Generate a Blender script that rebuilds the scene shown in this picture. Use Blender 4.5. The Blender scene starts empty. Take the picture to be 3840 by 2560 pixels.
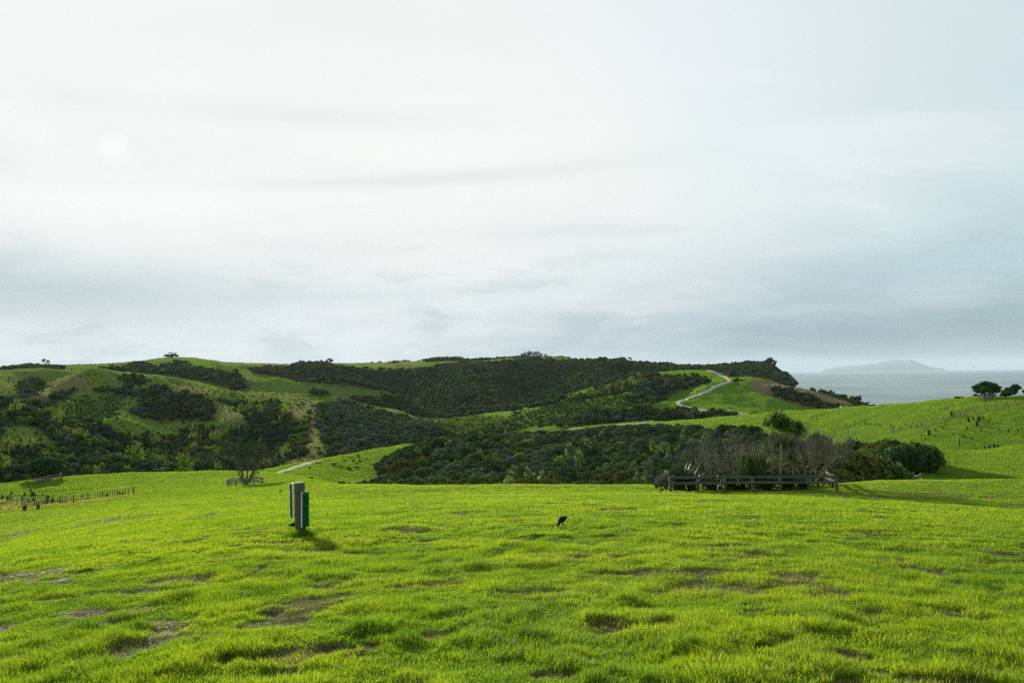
import bpy, math, random
import numpy as np
from mathutils import Vector, Matrix
SC = bpy.context.scene
COL = SC.collection
RNG = np.random.default_rng(7)
random.seed(7)

# ------------------------------------------------------------------ camera model (source pixels 3840x2560)
FPX = 2987.0
TH = math.atan(128.0 / FPX); RHO = 0.0142
_F = np.array([0, math.cos(TH), math.sin(TH)])
_U0 = np.array([0, -math.sin(TH), math.cos(TH)]); _R0 = np.array([1.0, 0, 0])
_R = _R0 * math.cos(RHO) - _U0 * math.sin(RHO)
_U = _U0 * math.cos(RHO) + _R0 * math.sin(RHO)

def pix_dir(px, py):
    """azimuth and slope (z per metre of ground distance) of the sight line through a pixel"""
    d = _F + _R * (px - 1920) / FPX + _U * (1280 - py) / FPX
    return math.atan2(d[0], d[1]), d[2] / math.hypot(d[0], d[1])

def project(x, y, z):
    v = np.stack([np.asarray(x, float), np.asarray(y, float), np.asarray(z, float)], -1)
    f = v @ _F
    return 1920 + FPX * (v @ _R) / f, 1280 - FPX * (v @ _U) / f

# ------------------------------------------------------------------ noise
def _hash(i, j, s):
    n = (i * 374761393 + j * 668265263 + s * 1442695041) & 0xFFFFFFFF
    n = ((n ^ (n >> 13)) * 1274126177) & 0xFFFFFFFF
    return ((n ^ (n >> 16)) & 0xFFFFFF) / float(0xFFFFFF)

def vnoise(x, y, s=0):
    xi = np.floor(x).astype(np.int64); yi = np.floor(y).astype(np.int64)
    fx = x - xi; fy = y - yi
    fx = fx * fx * fx * (fx * (fx * 6 - 15) + 10); fy = fy * fy * fy * (fy * (fy * 6 - 15) + 10)
    a = _hash(xi, yi, s); b = _hash(xi + 1, yi, s); c = _hash(xi, yi + 1, s); d = _hash(xi + 1, yi + 1, s)
    return (a * (1 - fx) + b * fx) * (1 - fy) + (c * (1 - fx) + d * fx) * fy

def fbm(x, y, s=0, o=4, g=0.5):
    t = np.zeros(np.broadcast(x, y).shape); a = 1.0; n = 0.0
    for k in range(o):
        t += a * vnoise(x * 2.03 ** k + 17.3 * k, y * 2.03 ** k - 9.1 * k, s + k); n += a; a *= g
    return t / n

def sstep(a, b, x):
    t = np.clip((x - a) / (b - a), 0, 1); return t * t * (3 - 2 * t)

def pchip(x, y, q):
    """monotone cubic interpolation, clamped at both ends"""
    x = np.asarray(x, float); y = np.asarray(y, float); q = np.clip(q, x[0], x[-1])
    h = np.diff(x); m = np.diff(y) / h
    d = np.zeros_like(y)
    w1 = 2 * h[1:] + h[:-1]; w2 = h[1:] + 2 * h[:-1]
    with np.errstate(divide='ignore', invalid='ignore'):
        dd = (w1 + w2) / (w1 / m[:-1] + w2 / m[1:])
    d[1:-1] = np.where(m[:-1] * m[1:] > 0, dd, 0); d[0] = m[0]; d[-1] = m[-1]
    i = np.clip(np.searchsorted(x, q) - 1, 0, len(x) - 2)
    t = (q - x[i]) / h[i]
    return ((1 + 2 * t) * (1 - t) ** 2 * y[i] + t * (1 - t) ** 2 * h[i] * d[i]
            + t * t * (3 - 2 * t) * y[i + 1] + t * t * (t - 1) * h[i] * d[i + 1])

# ------------------------------------------------------------------ the land: successive crests and hollows, near to far.
# each row: (pixel column, ground distance m, pixel row of the surface)  or  (column, distance, None, height)
Z = None
ROWS = [
 [(-900,.5,Z,-1.68),(4700,.5,Z,-1.66)],
 [(-900,5,Z,-2.12),(4700,5,Z,-2.04)],
 [(0,16,Z,-3.12),(1125,16,Z,-3.04),(3840,16,Z,-2.95)],
 [(0,35,Z,-6.0),(1300,35,Z,-5.4),(3840,35,Z,-5.25)],
 [(0,58,Z,-9.7),(500,58,Z,-8.6),(1500,58,Z,-8.5),(2600,58,Z,-8.44),(3140,58,Z,-8.25),(3840,58,Z,-8.25)],
 [(-700,110,Z,-19.5),(0,120,1929),(178,130,1896),(387,138,1867),(503,140,1852),(700,145,1832),(930,150,1813),(1041,140,1810),(1142,115,1812),(1234,90,1817),(1300,78,1820),(1500,70,1823),(2450,68,1820),(2800,66,1820),(3140,67,1813),(3400,70,1803),(3840,72,1802),(4600,74,1795)],
 'G',
 [(-700,185,1840),(0,185,1813),(128,185,1798),(238,188,1786),(357,190,1779),(700,200,1767),(800,205,1765),(972,205,1768),(1041,180,1773),(1142,140,1790),(1234,105,1811),(1300,88,1816),(1500,78,1817),(1700,76,1819),(2000,76,1817),(2450,76,1815),(2800,72,1812),(3140,74,1809),(3285,78,1800),(3400,80,1797),(3840,82,1796),(4600,85,1790)],
 [(0,205,Z,-27),(800,220,Z,-29),(972,218,Z,-26),(1142,165,Z,-23),(1300,115,Z,-18.5),(1500,110,Z,-19),(1900,110,Z,-19.5),(2700,108,Z,-19),(3140,105,Z,-17.5),(3285,105,Z,-15.5),(3400,105,Z,-12.9),(3640,110,Z,-13.3),(3840,110,Z,-13.3)],
 [(0,235,Z,-36),(500,240,Z,-38),(800,240,Z,-36),(972,235,Z,-29),(1142,200,Z,-25.5),(1300,190,Z,-26),(1500,190,Z,-28),(1900,190,Z,-29),(2300,190,Z,-29),(2700,190,Z,-28),(3000,180,Z,-27),(3250,165,Z,-23),(3400,150,Z,-17),(3453,142,1694),(3640,160,1687),(3840,162,1668),(4600,165,1620)],
 [(0,260,Z,-41),(800,265,Z,-41),(972,252,Z,-31),(1142,240,Z,-29),(1300,250,Z,-31.5),(1560,260,Z,-33),(1900,270,Z,-31),(2500,280,Z,-30),(3000,270,Z,-28),(3250,240,Z,-27),(3400,205,Z,-27),(3453,195,Z,-27.5),(3640,197,Z,-27.5),(3840,202,Z,-26)],
 [(0,290,Z,-44),(800,290,Z,-44),(900,280,Z,-38),(972,272,1768),(1179,290,1728),(1317,310,1704),(1489,330,1672),(1561,340,1665),(1700,360,1658),(1900,370,1648),(2060,385,1622),(2172,400,1604),(2368,400,1586),(2500,405,1579),(2641,410,1570),(2810,400,1554),(2917,390,1546),(3089,370,1535),(3281,350,1520),(3488,335,1503),(3591,330,1492),(3694,325,1486),(3840,320,1485),(4600,320,1470)],
 [(0,330,Z,-46),(500,340,Z,-46),(800,340,Z,-46),(972,340,Z,-44),(1317,380,Z,-46),(1560,420,Z,-48),(1900,470,Z,-48),(2200,470,Z,-44),(2350,470,Z,-36),(2500,470,Z,-31),(2810,460,Z,-33),(3000,480,Z,-42),(3281,450,Z,-50),(3488,430,Z,-55),(3840,430,Z,-55)],
 [(0,400,1760),(500,400,1765),(800,400,1768),(1000,410,1765),(1317,450,1712),(1489,480,Z,-45),(1600,500,Z,-45),(1700,520,Z,-46),(1900,540,Z,-44),(2100,530,Z,-37),(2200,530,1588),(2350,550,1545),(2434,560,1524),(2565,550,1532),(2696,530,1545),(2810,515,1555),(2917,520,Z,-33),(3000,530,Z,-38),(3281,540,Z,-60),(3488,540,Z,-78),(3840,540,Z,-84)],
 [(0,560,1610),(250,570,1600),(500,580,1590),(800,560,1600),(1000,550,1620),(1300,540,1612),(1500,535,1620),(1600,545,1605),(1652,550,1622),(1720,570,Z,-43),(1900,610,1592),(2000,600,1572),(2200,620,1535),(2350,640,1490),(2434,650,1478),(2565,640,1480),(2696,630,1488),(2810,610,1500),(2917,600,1510),(3020,600,1518),(3123,600,1532),(3192,600,1545),(3281,620,Z,-62),(3488,620,Z,-85),(3840,620,Z,-90)],
 [(0,700,1495),(250,720,1480),(500,720,1480),(800,670,1510),(1000,640,1530),(1300,630,1545),(1500,600,1580),(1600,600,1590),(1720,640,Z,-42),(1910,665,1577),(1979,680,1535),(2117,700,1501),(2220,710,1482),(2289,730,1457),(2400,740,1430),(2500,730,1425),(2655,710,1425),(2744,690,1447),(2820,670,1455),(2917,660,1470),(3020,650,1490),(3123,640,1516),(3192,630,1532),(3281,680,Z,-70),(3488,700,Z,-90),(3840,700,Z,-95)],
 [(0,900,1398),(160,900,1388),(248,880,1398),(324,860,1391),(396,850,1405),(534,850,1405),(654,830,1413),(800,790,1443),(903,760,1465),(1075,730,1477),(1213,710,1488),(1317,700,1506),(1420,670,1534),(1523,640,1562),(1600,640,1590),(1652,660,1614),(1720,700,Z,-42),(1900,760,Z,-36),(2000,750,Z,-34),(2117,760,Z,-28),(2220,770,Z,-22),(2289,780,1440),(2400,790,1409),(2469,790,1397),(2565,780,1391),(2655,770,1387),(2744,740,1419),(2820,720,1431),(2917,700,1448),(3020,690,1469),(3123,680,1503),(3192,670,1529),(3250,720,Z,-60),(3488,780,Z,-95),(3840,780,Z,-100)],
 [(0,980,Z,-4),(500,950,Z,-10),(800,880,Z,-22),(903,850,Z,-25),(1075,830,Z,-28),(1317,800,Z,-34),(1523,760,Z,-40),(1652,770,Z,-42),(1900,850,1545),(2117,870,1470),(2220,870,1440),(2400,880,Z,-14),(2565,880,Z,-12),(2655,860,Z,-12),(2744,840,Z,-18),(2820,820,Z,-22),(3020,780,Z,-32),(3192,760,Z,-60),(3488,850,Z,-98),(3840,850,Z,-102)],
 [(0,1080,1390),(248,1060,1387),(500,1050,1395),(654,1030,1397),(800,1000,1401),(896,960,1403),(1041,930,1415),(1131,910,1438),(1282,890,1450),(1420,880,1469),(1489,880,1478),(1600,900,Z,-33),(1900,960,1500),(2117,980,1425),(2265,1000,1402),(2400,1000,1398),(2565,1000,Z,-4),(2655,980,Z,-6),(2744,950,1412),(2820,930,1424),(2917,890,1442),(3000,860,1460),(3080,840,1476),(3192,820,1510),(3278,830,1532),(3350,850,Z,-75),(3488,900,Z,-100),(3840,900,Z,-104)],
 [(0,1200,1386),(500,1200,1381),(654,1180,1374),(800,1150,1385),(896,1080,Z,-10),(1041,1060,Z,-15),(1131,1040,Z,-20),(1282,1020,Z,-24),(1489,1000,Z,-32),(1600,1020,Z,-26),(1900,1100,1440),(2117,1120,1392),(2265,1140,1372),(2400,1150,1384),(2565,1150,1384),(2655,1150,1384),(2744,1120,1383),(2820,1070,1382),(2882,1040,1392),(2951,1010,1418),(2979,1000,1446),(3050,980,Z,-55),(3192,1000,Z,-95),(3840,1050,Z,-104)],
 [(0,1450,1381),(172,1450,1366),(396,1450,1363),(517,1450,1351),(637,1450,1344),(723,1450,1346),(800,1430,1355),(938,1400,1362),(1230,1400,1361),(1385,1400,1367),(1489,1400,1365),(1592,1400,1361),(1703,1400,1360),(1793,1380,1357),(1944,1350,1348),(2065,1330,1345),(2165,1320,1356),(2265,1300,1354),(2306,1300,1365),(2358,1350,1354),(2400,1400,1362),(2469,1400,1371),(2641,1400,1380),(2744,1350,1375),(2813,1300,1366),(2882,1250,1370),(2917,1200,1394),(2951,1150,1412),(2979,1120,1450),(3030,1100,Z,-90),(3840,1200,Z,-104)],
 [(0,1800,Z,10),(1000,1850,Z,20),(1368,1900,1371),(1600,1900,1358),(1652,1900,1350),(1703,1900,1350),(1772,1900,1362),(1841,1800,1358),(1927,1750,1352),(2082,1700,1347),(2220,1650,1362),(2300,1650,Z,6),(2813,1600,Z,-20),(2950,1450,Z,-100),(3840,1500,Z,-104)],
 [(-900,2400,Z,-106),(4700,2400,Z,-106)],
]
NA, NR = 1250, 1100
A0 = math.radians(58)
AZ = np.linspace(-A0, A0, NA)
RR = np.exp(np.linspace(math.log(0.6), math.log(2390.0), NR))
def row_curves(row):
    a, d, z = [], [], []
    for e in row:
        if len(e) == 4: az, _ = pix_dir(e[0], 1500); a.append(az); d.append(e[1]); z.append(e[3])
        else:
            az, t = pix_dir(e[0], e[2]); a.append(az); d.append(e[1]); z.append(t * e[1])
    return pchip(a, d, AZ), pchip(a, z, AZ)
_rows = []
for i, r in enumerate(ROWS):
    _rows.append(None if r == 'G' else row_curves(r))
_g = ROWS.index('G'); (da, za), (db, zb) = _rows[_g - 1], _rows[_g + 1]
_az = [pix_dir(p, 1850)[0] for p in (0, 200, 500, 900)]
_rows[_g] = ((da + db) / 2, (za + zb) / 2 + pchip(_az, [-1.9, -1.1, -.35, 0], AZ))
KD = np.array([r[0] for r in _rows]); KZ = np.array([r[1] for r in _rows])
for k in range(1, len(KD)): KD[k] = np.maximum(KD[k], KD[k - 1] + 3)
H = np.empty((NR, NA))
for c in range(NA): H[:, c] = pchip(KD[:, c], KZ[:, c], RR)
GX = RR[:, None] * np.sin(AZ)[None]; GY = RR[:, None] * np.cos(AZ)[None]

def ground(x, y):
    """height of the land at world x, y"""
    x = np.asarray(x, float); y = np.asarray(y, float)
    r = np.clip(np.hypot(x, y), RR[0], RR[-1] * .999); a = np.clip(np.arctan2(x, y), -A0 * .999, A0 * .999)
    fi = (np.log(r) - math.log(RR[0])) / (math.log(RR[-1]) - math.log(RR[0])) * (NR - 1); fj = (a + A0) / (2 * A0) * (NA - 1)
    i = fi.astype(int); j = fj.astype(int); u = fi - i; v = fj - j
    return (H[i, j] * (1 - v) + H[i, j + 1] * v) * (1 - u) + (H[i + 1, j] * (1 - v) + H[i + 1, j + 1] * v) * u

def hit(px, py, r0=3, r1=2300):
    """where the sight line through a pixel meets the land, between two distances"""
    az, t = pix_dir(px, py)
    rs = RR[(RR >= r0) & (RR <= r1)]
    z = ground(rs * math.sin(az), rs * math.cos(az)); d = z - t * rs
    k = np.nonzero(d >= 0)[0]
    if len(k) == 0: k = int(np.argmax(d / rs)); r = rs[k]
    elif k[0] == 0: r = rs[0]
    else:
        k = k[0]; w = d[k - 1] / (d[k - 1] - d[k]); r = rs[k - 1] + w * (rs[k] - rs[k - 1])
    x, y = r * math.sin(az), r * math.cos(az)
    return x, y, float(ground(x, y))

def at(px, d, py=1500):
    az, _ = pix_dir(px, py); x, y = d * math.sin(az), d * math.cos(az)
    return x, y, float(ground(x, y))

# spurs (+) and gullies (-) laid along lines on the hillsides: (points, near, far, height, half-width)
SPURS = [
 ([(35,1504),(110,1465),(172,1432),(235,1418)],450,860,9,24),
 ([(117,1546),(213,1515),(310,1467),(344,1453),(400,1425)],420,830,11,26),
 ([(0,1606),(83,1594),(138,1613),(238,1672)],350,600,10,30),
 ([(379,1590),(448,1537),(510,1486),(560,1440)],400,830,9,26),
 ([(934,1585),(869,1546),(800,1515),(720,1470)],400,780,9,22),
 ([(0,1495),(60,1480),(114,1440),(172,1400)],450,860,-12,26),
 ([(100,1560),(180,1530),(280,1485),(330,1470)],430,830,-8,18),
 ([(380,1640),(300,1580),(400,1530),(460,1480)],380,780,-10,24),
 ([(640,1690),(620,1620),(650,1540),(700,1480)],380,780,-8,30),
 ([(1000,1700),(960,1620),(900,1560),(850,1500)],400,740,-9,26),
 ([(1160,1700),(1160,1600),(1150,1530)],430,700,5,22),
 ([(2420,1515),(2480,1490),(2560,1455),(2650,1435)],560,770,-7,20),
 ([(2430,1525),(2543,1508),(2624,1475),(2739,1427)],540,770,4,22),
 ([(2892,1475),(2990,1498),(3089,1525),(3170,1532)],600,700,-5,14),
 ([(2140,1470),(2070,1430),(2080,1390)],850,1200,-12,50),
 ([(1750,1540),(1760,1460),(1800,1400)],800,1250,10,60),
 ([(1600,1540),(1560,1460),(1500,1420)],800,1250,-10,50),
 ([(1350,1480),(1300,1430),(1250,1390)],900,1300,8,60),
 ([(2220,1450),(2290,1400),(2310,1370)],850,1200,9,45),
]
def seg_dist(x, y, pts):
    best = np.full(np.shape(x), 1e9); tt = np.zeros(np.shape(x)); n = len(pts) - 1
    for k in range(n):
        (ax, ay), (bx, by) = pts[k][:2], pts[k + 1][:2]
        L = (bx - ax) ** 2 + (by - ay) ** 2 + 1e-9
        t = np.clip(((x - ax) * (bx - ax) + (y - ay) * (by - ay)) / L, 0, 1)
        d = np.hypot(x - ax - t * (bx - ax), y - ay - t * (by - ay))
        tt = np.where(d < best, (k + t) / n, tt); best = np.minimum(best, d)
    return best, tt
_add = np.zeros_like(H); _sel = np.nonzero((RR > 330) & (RR < 1400))[0]; _s = slice(_sel[0], _sel[-1])
for pts, r0, r1, h, w in SPURS:
    P = [hit(px, py, r0, r1)[:2] for px, py in pts]
    d, t = seg_dist(GX[_s], GY[_s], P)
    _add[_s] += 1.55 * h * np.exp(-(d / w) ** 2) * sstep(-.25, .25, t + .12) * sstep(1.3, .7, t)
H += _add
# natural unevenness, finer near the camera
def uneven(x, y, r):
    n = (fbm(x / 90, y / 90, 3, 3) - .5) * 9 * sstep(330, 700, r)
    n += (fbm(x / 24, y / 24, 5, 3) - .5) * (.25 + 3.2 * sstep(300, 600, r)) * sstep(12, 60, r)
    n += (fbm(x / 5.5, y / 5.5, 8, 3) - .5) * (.07 + .11 * sstep(20, 60, r) + 1.3 * sstep(120, 450, r)) * sstep(3, 14, r)
    n += (fbm(x / 1.1, y / .8, 11, 3) - .5) * .075 * sstep(1.5, 5, r) * sstep(500, 100, r)
    n += (fbm(x / .32, y / .32, 15, 2) - .5) * .035 * sstep(60, 15, r)
    return n
RG = np.broadcast_to(RR[:, None], H.shape)
H += uneven(GX, GY, RG)
# hummocks of the left gully behind the wire fence
def pmask(px, py, poly):
    px = np.asarray(px); py = np.asarray(py); c = np.zeros(px.shape, bool); n = len(poly)
    for k in range(n):
        x1, y1 = poly[k]; x2, y2 = poly[(k + 1) % n]
        if y1 == y2: continue
        c ^= ((y1 > py) != (y2 > py)) & (px < (x2 - x1) * (py - y1) / (y2 - y1) + x1)
    return c
GPX, GPY = project(GX, GY, H)
_hm = sstep(420, 150, GPX) * sstep(118, 132, RG) * sstep(176, 160, RG)
H += _hm * 1.1 * np.abs(fbm(GX / 5.5, GY / 3.5, 31, 2) - .5) * 1.6
# running skyline per column, to tell what can be seen
SKY = np.maximum.accumulate(H / RG, axis=0)
def seen(x, y, z, m=0.0):
    """is the height z at x, y above everything in front of it (m: margin in slope)"""
    r = np.clip(np.hypot(x, y), RR[0], RR[-1] * .99); a = np.clip(np.arctan2(x, y), -A0 * .999, A0 * .999)
    i = ((np.log(r) - math.log(RR[0])) / (math.log(RR[-1]) - math.log(RR[0])) * (NR - 1)).astype(int) - 2
    j = np.round((a + A0) / (2 * A0) * (NA - 1)).astype(int)
    return z / r > SKY[np.clip(i, 0, NR - 1), j] - m
# ------------------------------------------------------------------ worn patches and tussocks of the near field: (column, row, half width, half height) on a 2352 wide sheet
K = 3840 / 2352
BARE = [(600,1305,55,7),(400,1472,110,11),(215,1530,65,14),(735,1490,55,12),(640,1552,70,10),(1410,1168,45,5),(1010,1240,40,4),(935,1240,25,3),(1310,1278,40,4),(1180,1395,45,7),(1410,1430,70,11),(1630,1350,50,7),(1640,1150,70,2.5),(2035,1190,25,3),(2040,1295,60,8),(2130,1308,32,7),(2180,1405,70,11),(1800,1480,60,9),(1985,1140,60,2.5),(2110,1133,100,2.5),(2290,1270,50,5),(280,1190,75,4),(35,1228,45,5),(1860,1245,30,3),(130,1340,30,4),(1270,1545,60,8),(2250,1540,60,9),(1950,1500,40,7),(2100,1562,60,6),(850,1480,45,8),(490,1180,60,3),(1060,1180,40,3),(560,1465,60,7),(1150,1170,30,2.5),(1720,1400,30,4),(60,1500,40,8),(1530,1545,50,7)]
TUSS = [(905,1213,24,5,.07),(1000,1310,45,6,.09),(1195,1300,35,5,.08),(1205,1472,80,14,.13),(200,1437,40,10,.11),(820,1450,60,12,.11),(1490,1165,18,3,.07),(1610,1167,26,3,.07),(310,1165,12,4,.08),(1570,1490,70,12,.10),(1095,1302,35,6,.07),(1975,1172,16,4,.08),(300,1272,22,4,.06),(100,1362,28,6,.06),(940,1475,40,9,.08),(1750,1235,30,4,.05),(2000,1400,40,7,.06),(1440,1385,35,6,.07),(420,1370,35,6,.07),(330,1435,50,9,.08),(2250,1350,35,6,.06),(1900,1420,45,8,.07),(620,1400,40,7,.06),(1330,1200,22,3,.05),(760,1340,35,5,.06)]
def ell(e, r0=3, r1=95):
    cx, cy, w, h = e[0] * K, e[1] * K, e[2] * K, e[3] * K
    x, y, z = hit(cx, cy, r0, r1); xa, ya, _ = hit(cx, cy - h, r0, r1); xb, yb, _ = hit(cx, cy + h, r0, r1)
    r = math.hypot(x, y); return x, y, w * r / FPX, max(.5 * math.hypot(xa - xb, ya - yb), .12), math.atan2(x, y)
BARE_E = [ell(e) for e in BARE]; TUSS_E = [(*ell(e), e[4]) for e in TUSS]
def ell_field(x, y, E):
    dx = x - E[0]; dy = y - E[1]; c, s = math.cos(E[4]), math.sin(E[4])
    u = (dx * c - dy * s) / E[2]; v = (dx * s + dy * c) / E[3]
    return u * u + v * v
def bare(x, y):
    """0..1 how worn the turf is"""
    n = fbm(x / .26, y / .2, 41, 4, .6); o = np.zeros(np.shape(x))
    for E in BARE_E:
        q = ell_field(x, y, E); o = np.maximum(o, sstep(1.25, .1, q + (n - .5) * 4.6))
    r = np.hypot(x, y)
    b = sstep(.63, .76, fbm(x / 1.1, y / .6, 43, 3) + .22 * (n - .5)) * sstep(160, 60, r)
    return np.maximum(o, b * .85)
def tuss(x, y):
    o = np.zeros(np.shape(x)); hh = np.zeros(np.shape(x)); n = fbm(x / .3, y / .3, 47, 2)
    for E in TUSS_E:
        q = ell_field(x, y, E) * (.55 + .9 * vnoise(x / .35, y / .35, 49)); g = np.exp(-(q * (.8 + .5 * n)) ** 1.0 * 1.3); o = np.maximum(o, g); hh = np.maximum(hh, g * E[5] * .35)
    return o, hh
_n = int(np.searchsorted(RR, 100))
H[:_n] += tuss(GX[:_n], GY[:_n])[1] - .03 * bare(GX[:_n], GY[:_n])
# ------------------------------------------------------------------ helpers: meshes, objects, materials
def mesh_np(name, V, F, mats=(), smooth=False, mi=None, col=None):
    """V (n,3), F list of arrays (m,k) all with k corners"""
    V = np.asarray(V, np.float32); Fs = [np.asarray(f, np.int32) for f in (F if isinstance(F, list) else [F]) if len(f)]
    me = bpy.data.meshes.new(name)
    me.vertices.add(len(V)); me.vertices.foreach_set('co', V.ravel())
    loops = np.concatenate([f.ravel() for f in Fs]); sizes = np.concatenate([np.full(len(f), f.shape[1]) for f in Fs])
    me.loops.add(len(loops)); me.loops.foreach_set('vertex_index', loops)
    me.polygons.add(len(sizes)); st = np.concatenate([[0], np.cumsum(sizes)[:-1]]).astype(np.int32)
    me.polygons.foreach_set('loop_start', st)
    me.polygons.foreach_set('loop_total', sizes.astype(np.int32))
    for m in mats: me.materials.append(m)
    if mi is not None: me.polygons.foreach_set('material_index', np.asarray(mi, np.int32))
    me.polygons.foreach_set('use_smooth', np.full(len(sizes), smooth))
    if col is not None:
        for k, c in col.items():
            a = me.attributes.new(k, 'FLOAT_COLOR', 'POINT'); a.data.foreach_set('color', np.asarray(c, np.float32).ravel())
    me.update()
    if len(V) < 60000: me.validate(clean_customdata=False)
    return me

def link(name, me, parent=None, loc=None):
    o = bpy.data.objects.new(name, me); COL.objects.link(o)
    if parent: o.parent = parent
    if loc is not None: o.location = loc
    return o
def tag(o, label=None, cat=None, group=None, kind=None):
    for k, v in (('label', label), ('category', cat), ('group', group), ('kind', kind)):
        if v: o[k] = v
    return o
def empty(name, loc, label, cat, group=None, rz=0):
    o = bpy.data.objects.new(name, None); COL.objects.link(o); o.location = loc; o.rotation_euler.z = rz
    o.empty_display_size = .2
    return tag(o, label, cat, group)
def dup(root, loc, rz=0, sc=1.0, label=None, group=None):
    r = root.copy(); COL.objects.link(r); r.location = loc; r.rotation_euler = (root.rotation_euler.x, root.rotation_euler.y, rz)
    r.scale = sc if hasattr(sc, '__len__') else (sc, sc, sc)
    if label: r['label'] = label
    if group: r['group'] = group
    for ch in list(root.children):
        c = ch.copy(); COL.objects.link(c); c.parent = r
        for g in ch.children:
            d = g.copy(); COL.objects.link(d); d.parent = c
    return r

class MB:
    """collects shapes into one mesh"""
    def __init__(s): s.v = []; s.f4 = []; s.f3 = []; s.n = 0
    def add(s, v, f4=(), f3=()):
        v = np.asarray(v, float)
        if len(f4): s.f4.append(np.asarray(f4) + s.n)
        if len(f3): s.f3.append(np.asarray(f3) + s.n)
        s.v.append(v); s.n += len(v)
    def tube(s, P, R, k=6, cap=True):
        P = np.asarray(P, float); R = np.broadcast_to(R, (len(P),)); n = len(P)
        T = np.gradient(P, axis=0); T /= np.linalg.norm(T, axis=1)[:, None] + 1e-9
        ref = np.array([0, 0, 1.0]) if abs(T[0, 2]) < .9 else np.array([1.0, 0, 0])
        vs = []
        for i in range(n):
            a = np.cross(T[i], ref); a /= np.linalg.norm(a) + 1e-9; b = np.cross(T[i], a)
            th = np.arange(k) * 2 * math.pi / k
            vs.append(P[i] + R[i] * (np.cos(th)[:, None] * a + np.sin(th)[:, None] * b))
        f = [(i * k + j, i * k + (j + 1) % k, (i + 1) * k + (j + 1) % k, (i + 1) * k + j) for i in range(n - 1) for j in range(k)]
        v = np.concatenate(vs); f3 = []
        if cap and k > 3:
            v = np.concatenate([v, P[:1], P[-1:]]); m = n * k
            f3 = [(m, (j + 1) % k, j) for j in range(k)] + [(m + 1, (n - 1) * k + j, (n - 1) * k + (j + 1) % k) for j in range(k)]
        s.add(v, f, f3)
    def box(s, a, b, w, h, up=(0, 0, 1), bev=0.0):
        """board from a to b, w wide (sideways) and h tall, slightly chamfered"""
        a = np.asarray(a, float); b = np.asarray(b, float); t = b - a; t /= np.linalg.norm(t)
        side = np.cross(t, up); side /= np.linalg.norm(side); u = np.cross(side, t)
        c = min(w, h) * .12 if bev == 0 else bev
        prof = [(-w/2+c,-h/2),(w/2-c,-h/2),(w/2,-h/2+c),(w/2,h/2-c),(w/2-c,h/2),(-w/2+c,h/2),(-w/2,h/2-c),(-w/2,-h/2+c)]
        v = [p + side * x + u * y for p in (a, b) for x, y in prof]
        f = [(j, (j + 1) % 8, 8 + (j + 1) % 8, 8 + j) for j in range(8)]
        v += [a, b]; f3 = [(16, (j + 1) % 8, j) for j in range(8)] + [(17, 8 + j, 8 + (j + 1) % 8) for j in range(8)]
        s.add(v, f, f3)
    def build(s, name, mat, parent=None, loc=None, smooth=True):
        F = []
        if s.f4: F.append(np.concatenate(s.f4))
        if s.f3: F.append(np.concatenate(s.f3))
        return link(name, mesh_np(name, np.concatenate(s.v), F, [mat], smooth), parent, loc)
    def mesh(s, name, mats, mi=None, smooth=True):
        F = []
        if s.f4: F.append(np.concatenate(s.f4))
        if s.f3: F.append(np.concatenate(s.f3))
        return mesh_np(name, np.concatenate(s.v), F, mats, smooth, mi)

class NT:
    def __init__(s, tree): s.t = tree; s.n = tree.nodes; s.l = tree.links
    def new(s, typ, **kw):
        n = s.n.new(typ)
        for k, v in kw.items():
            if k.startswith('i_'):
                key = k[2:]; key = int(key) if key.isdigit() else key.replace('_', ' ')
                if isinstance(v, bpy.types.NodeSocket): s.l.new(v, n.inputs[key])
                else: n.inputs[key].default_value = v
            else: setattr(n, k, v)
        return n
    def link(s, a, b): s.l.new(a, b)
    def math(s, op, a, b=None, c=None, clamp=False):
        n = s.new('ShaderNodeMath', operation=op, use_clamp=clamp)
        for i, v in enumerate((a, b, c)):
            if v is None: continue
            if isinstance(v, bpy.types.NodeSocket): s.l.new(v, n.inputs[i])
            else: n.inputs[i].default_value = v
        return n.outputs[0]
    def mix(s, f, a, b, blend='MIX'):
        n = s.new('ShaderNodeMix', data_type='RGBA', blend_type=blend)
        for i, v in ((0, f), (6, a), (7, b)):
            if isinstance(v, bpy.types.NodeSocket): s.l.new(v, n.inputs[i])
            else: n.inputs[i].default_value = v if i == 0 else (*v, 1) if len(v) == 3 else v
        return n.outputs[2]
    def ramp(s, f, lo, hi, a=0.0, b=1.0):
        n = s.new('ShaderNodeMapRange', interpolation_type='SMOOTHSTEP')
        s.l.new(f, n.inputs[0]); n.inputs[1].default_value = lo; n.inputs[2].default_value = hi; n.inputs[3].default_value = a; n.inputs[4].default_value = b
        return n.outputs[0]
    def noise(s, vec, scale, det=4, rough=.5, dist=0):
        n = s.new('ShaderNodeTexNoise'); s.l.new(vec, n.inputs['Vector']); n.inputs['Scale'].default_value = scale
        n.inputs['Detail'].default_value = det; n.inputs['Roughness'].default_value = rough; n.inputs['Distortion'].default_value = dist
        return n.outputs[0]
def mat(name):
    m = bpy.data.materials.new(name); m.use_nodes = True; m.node_tree.nodes.clear()
    t = NT(m.node_tree); out = t.new('ShaderNodeOutputMaterial'); return m, t, out

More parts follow.
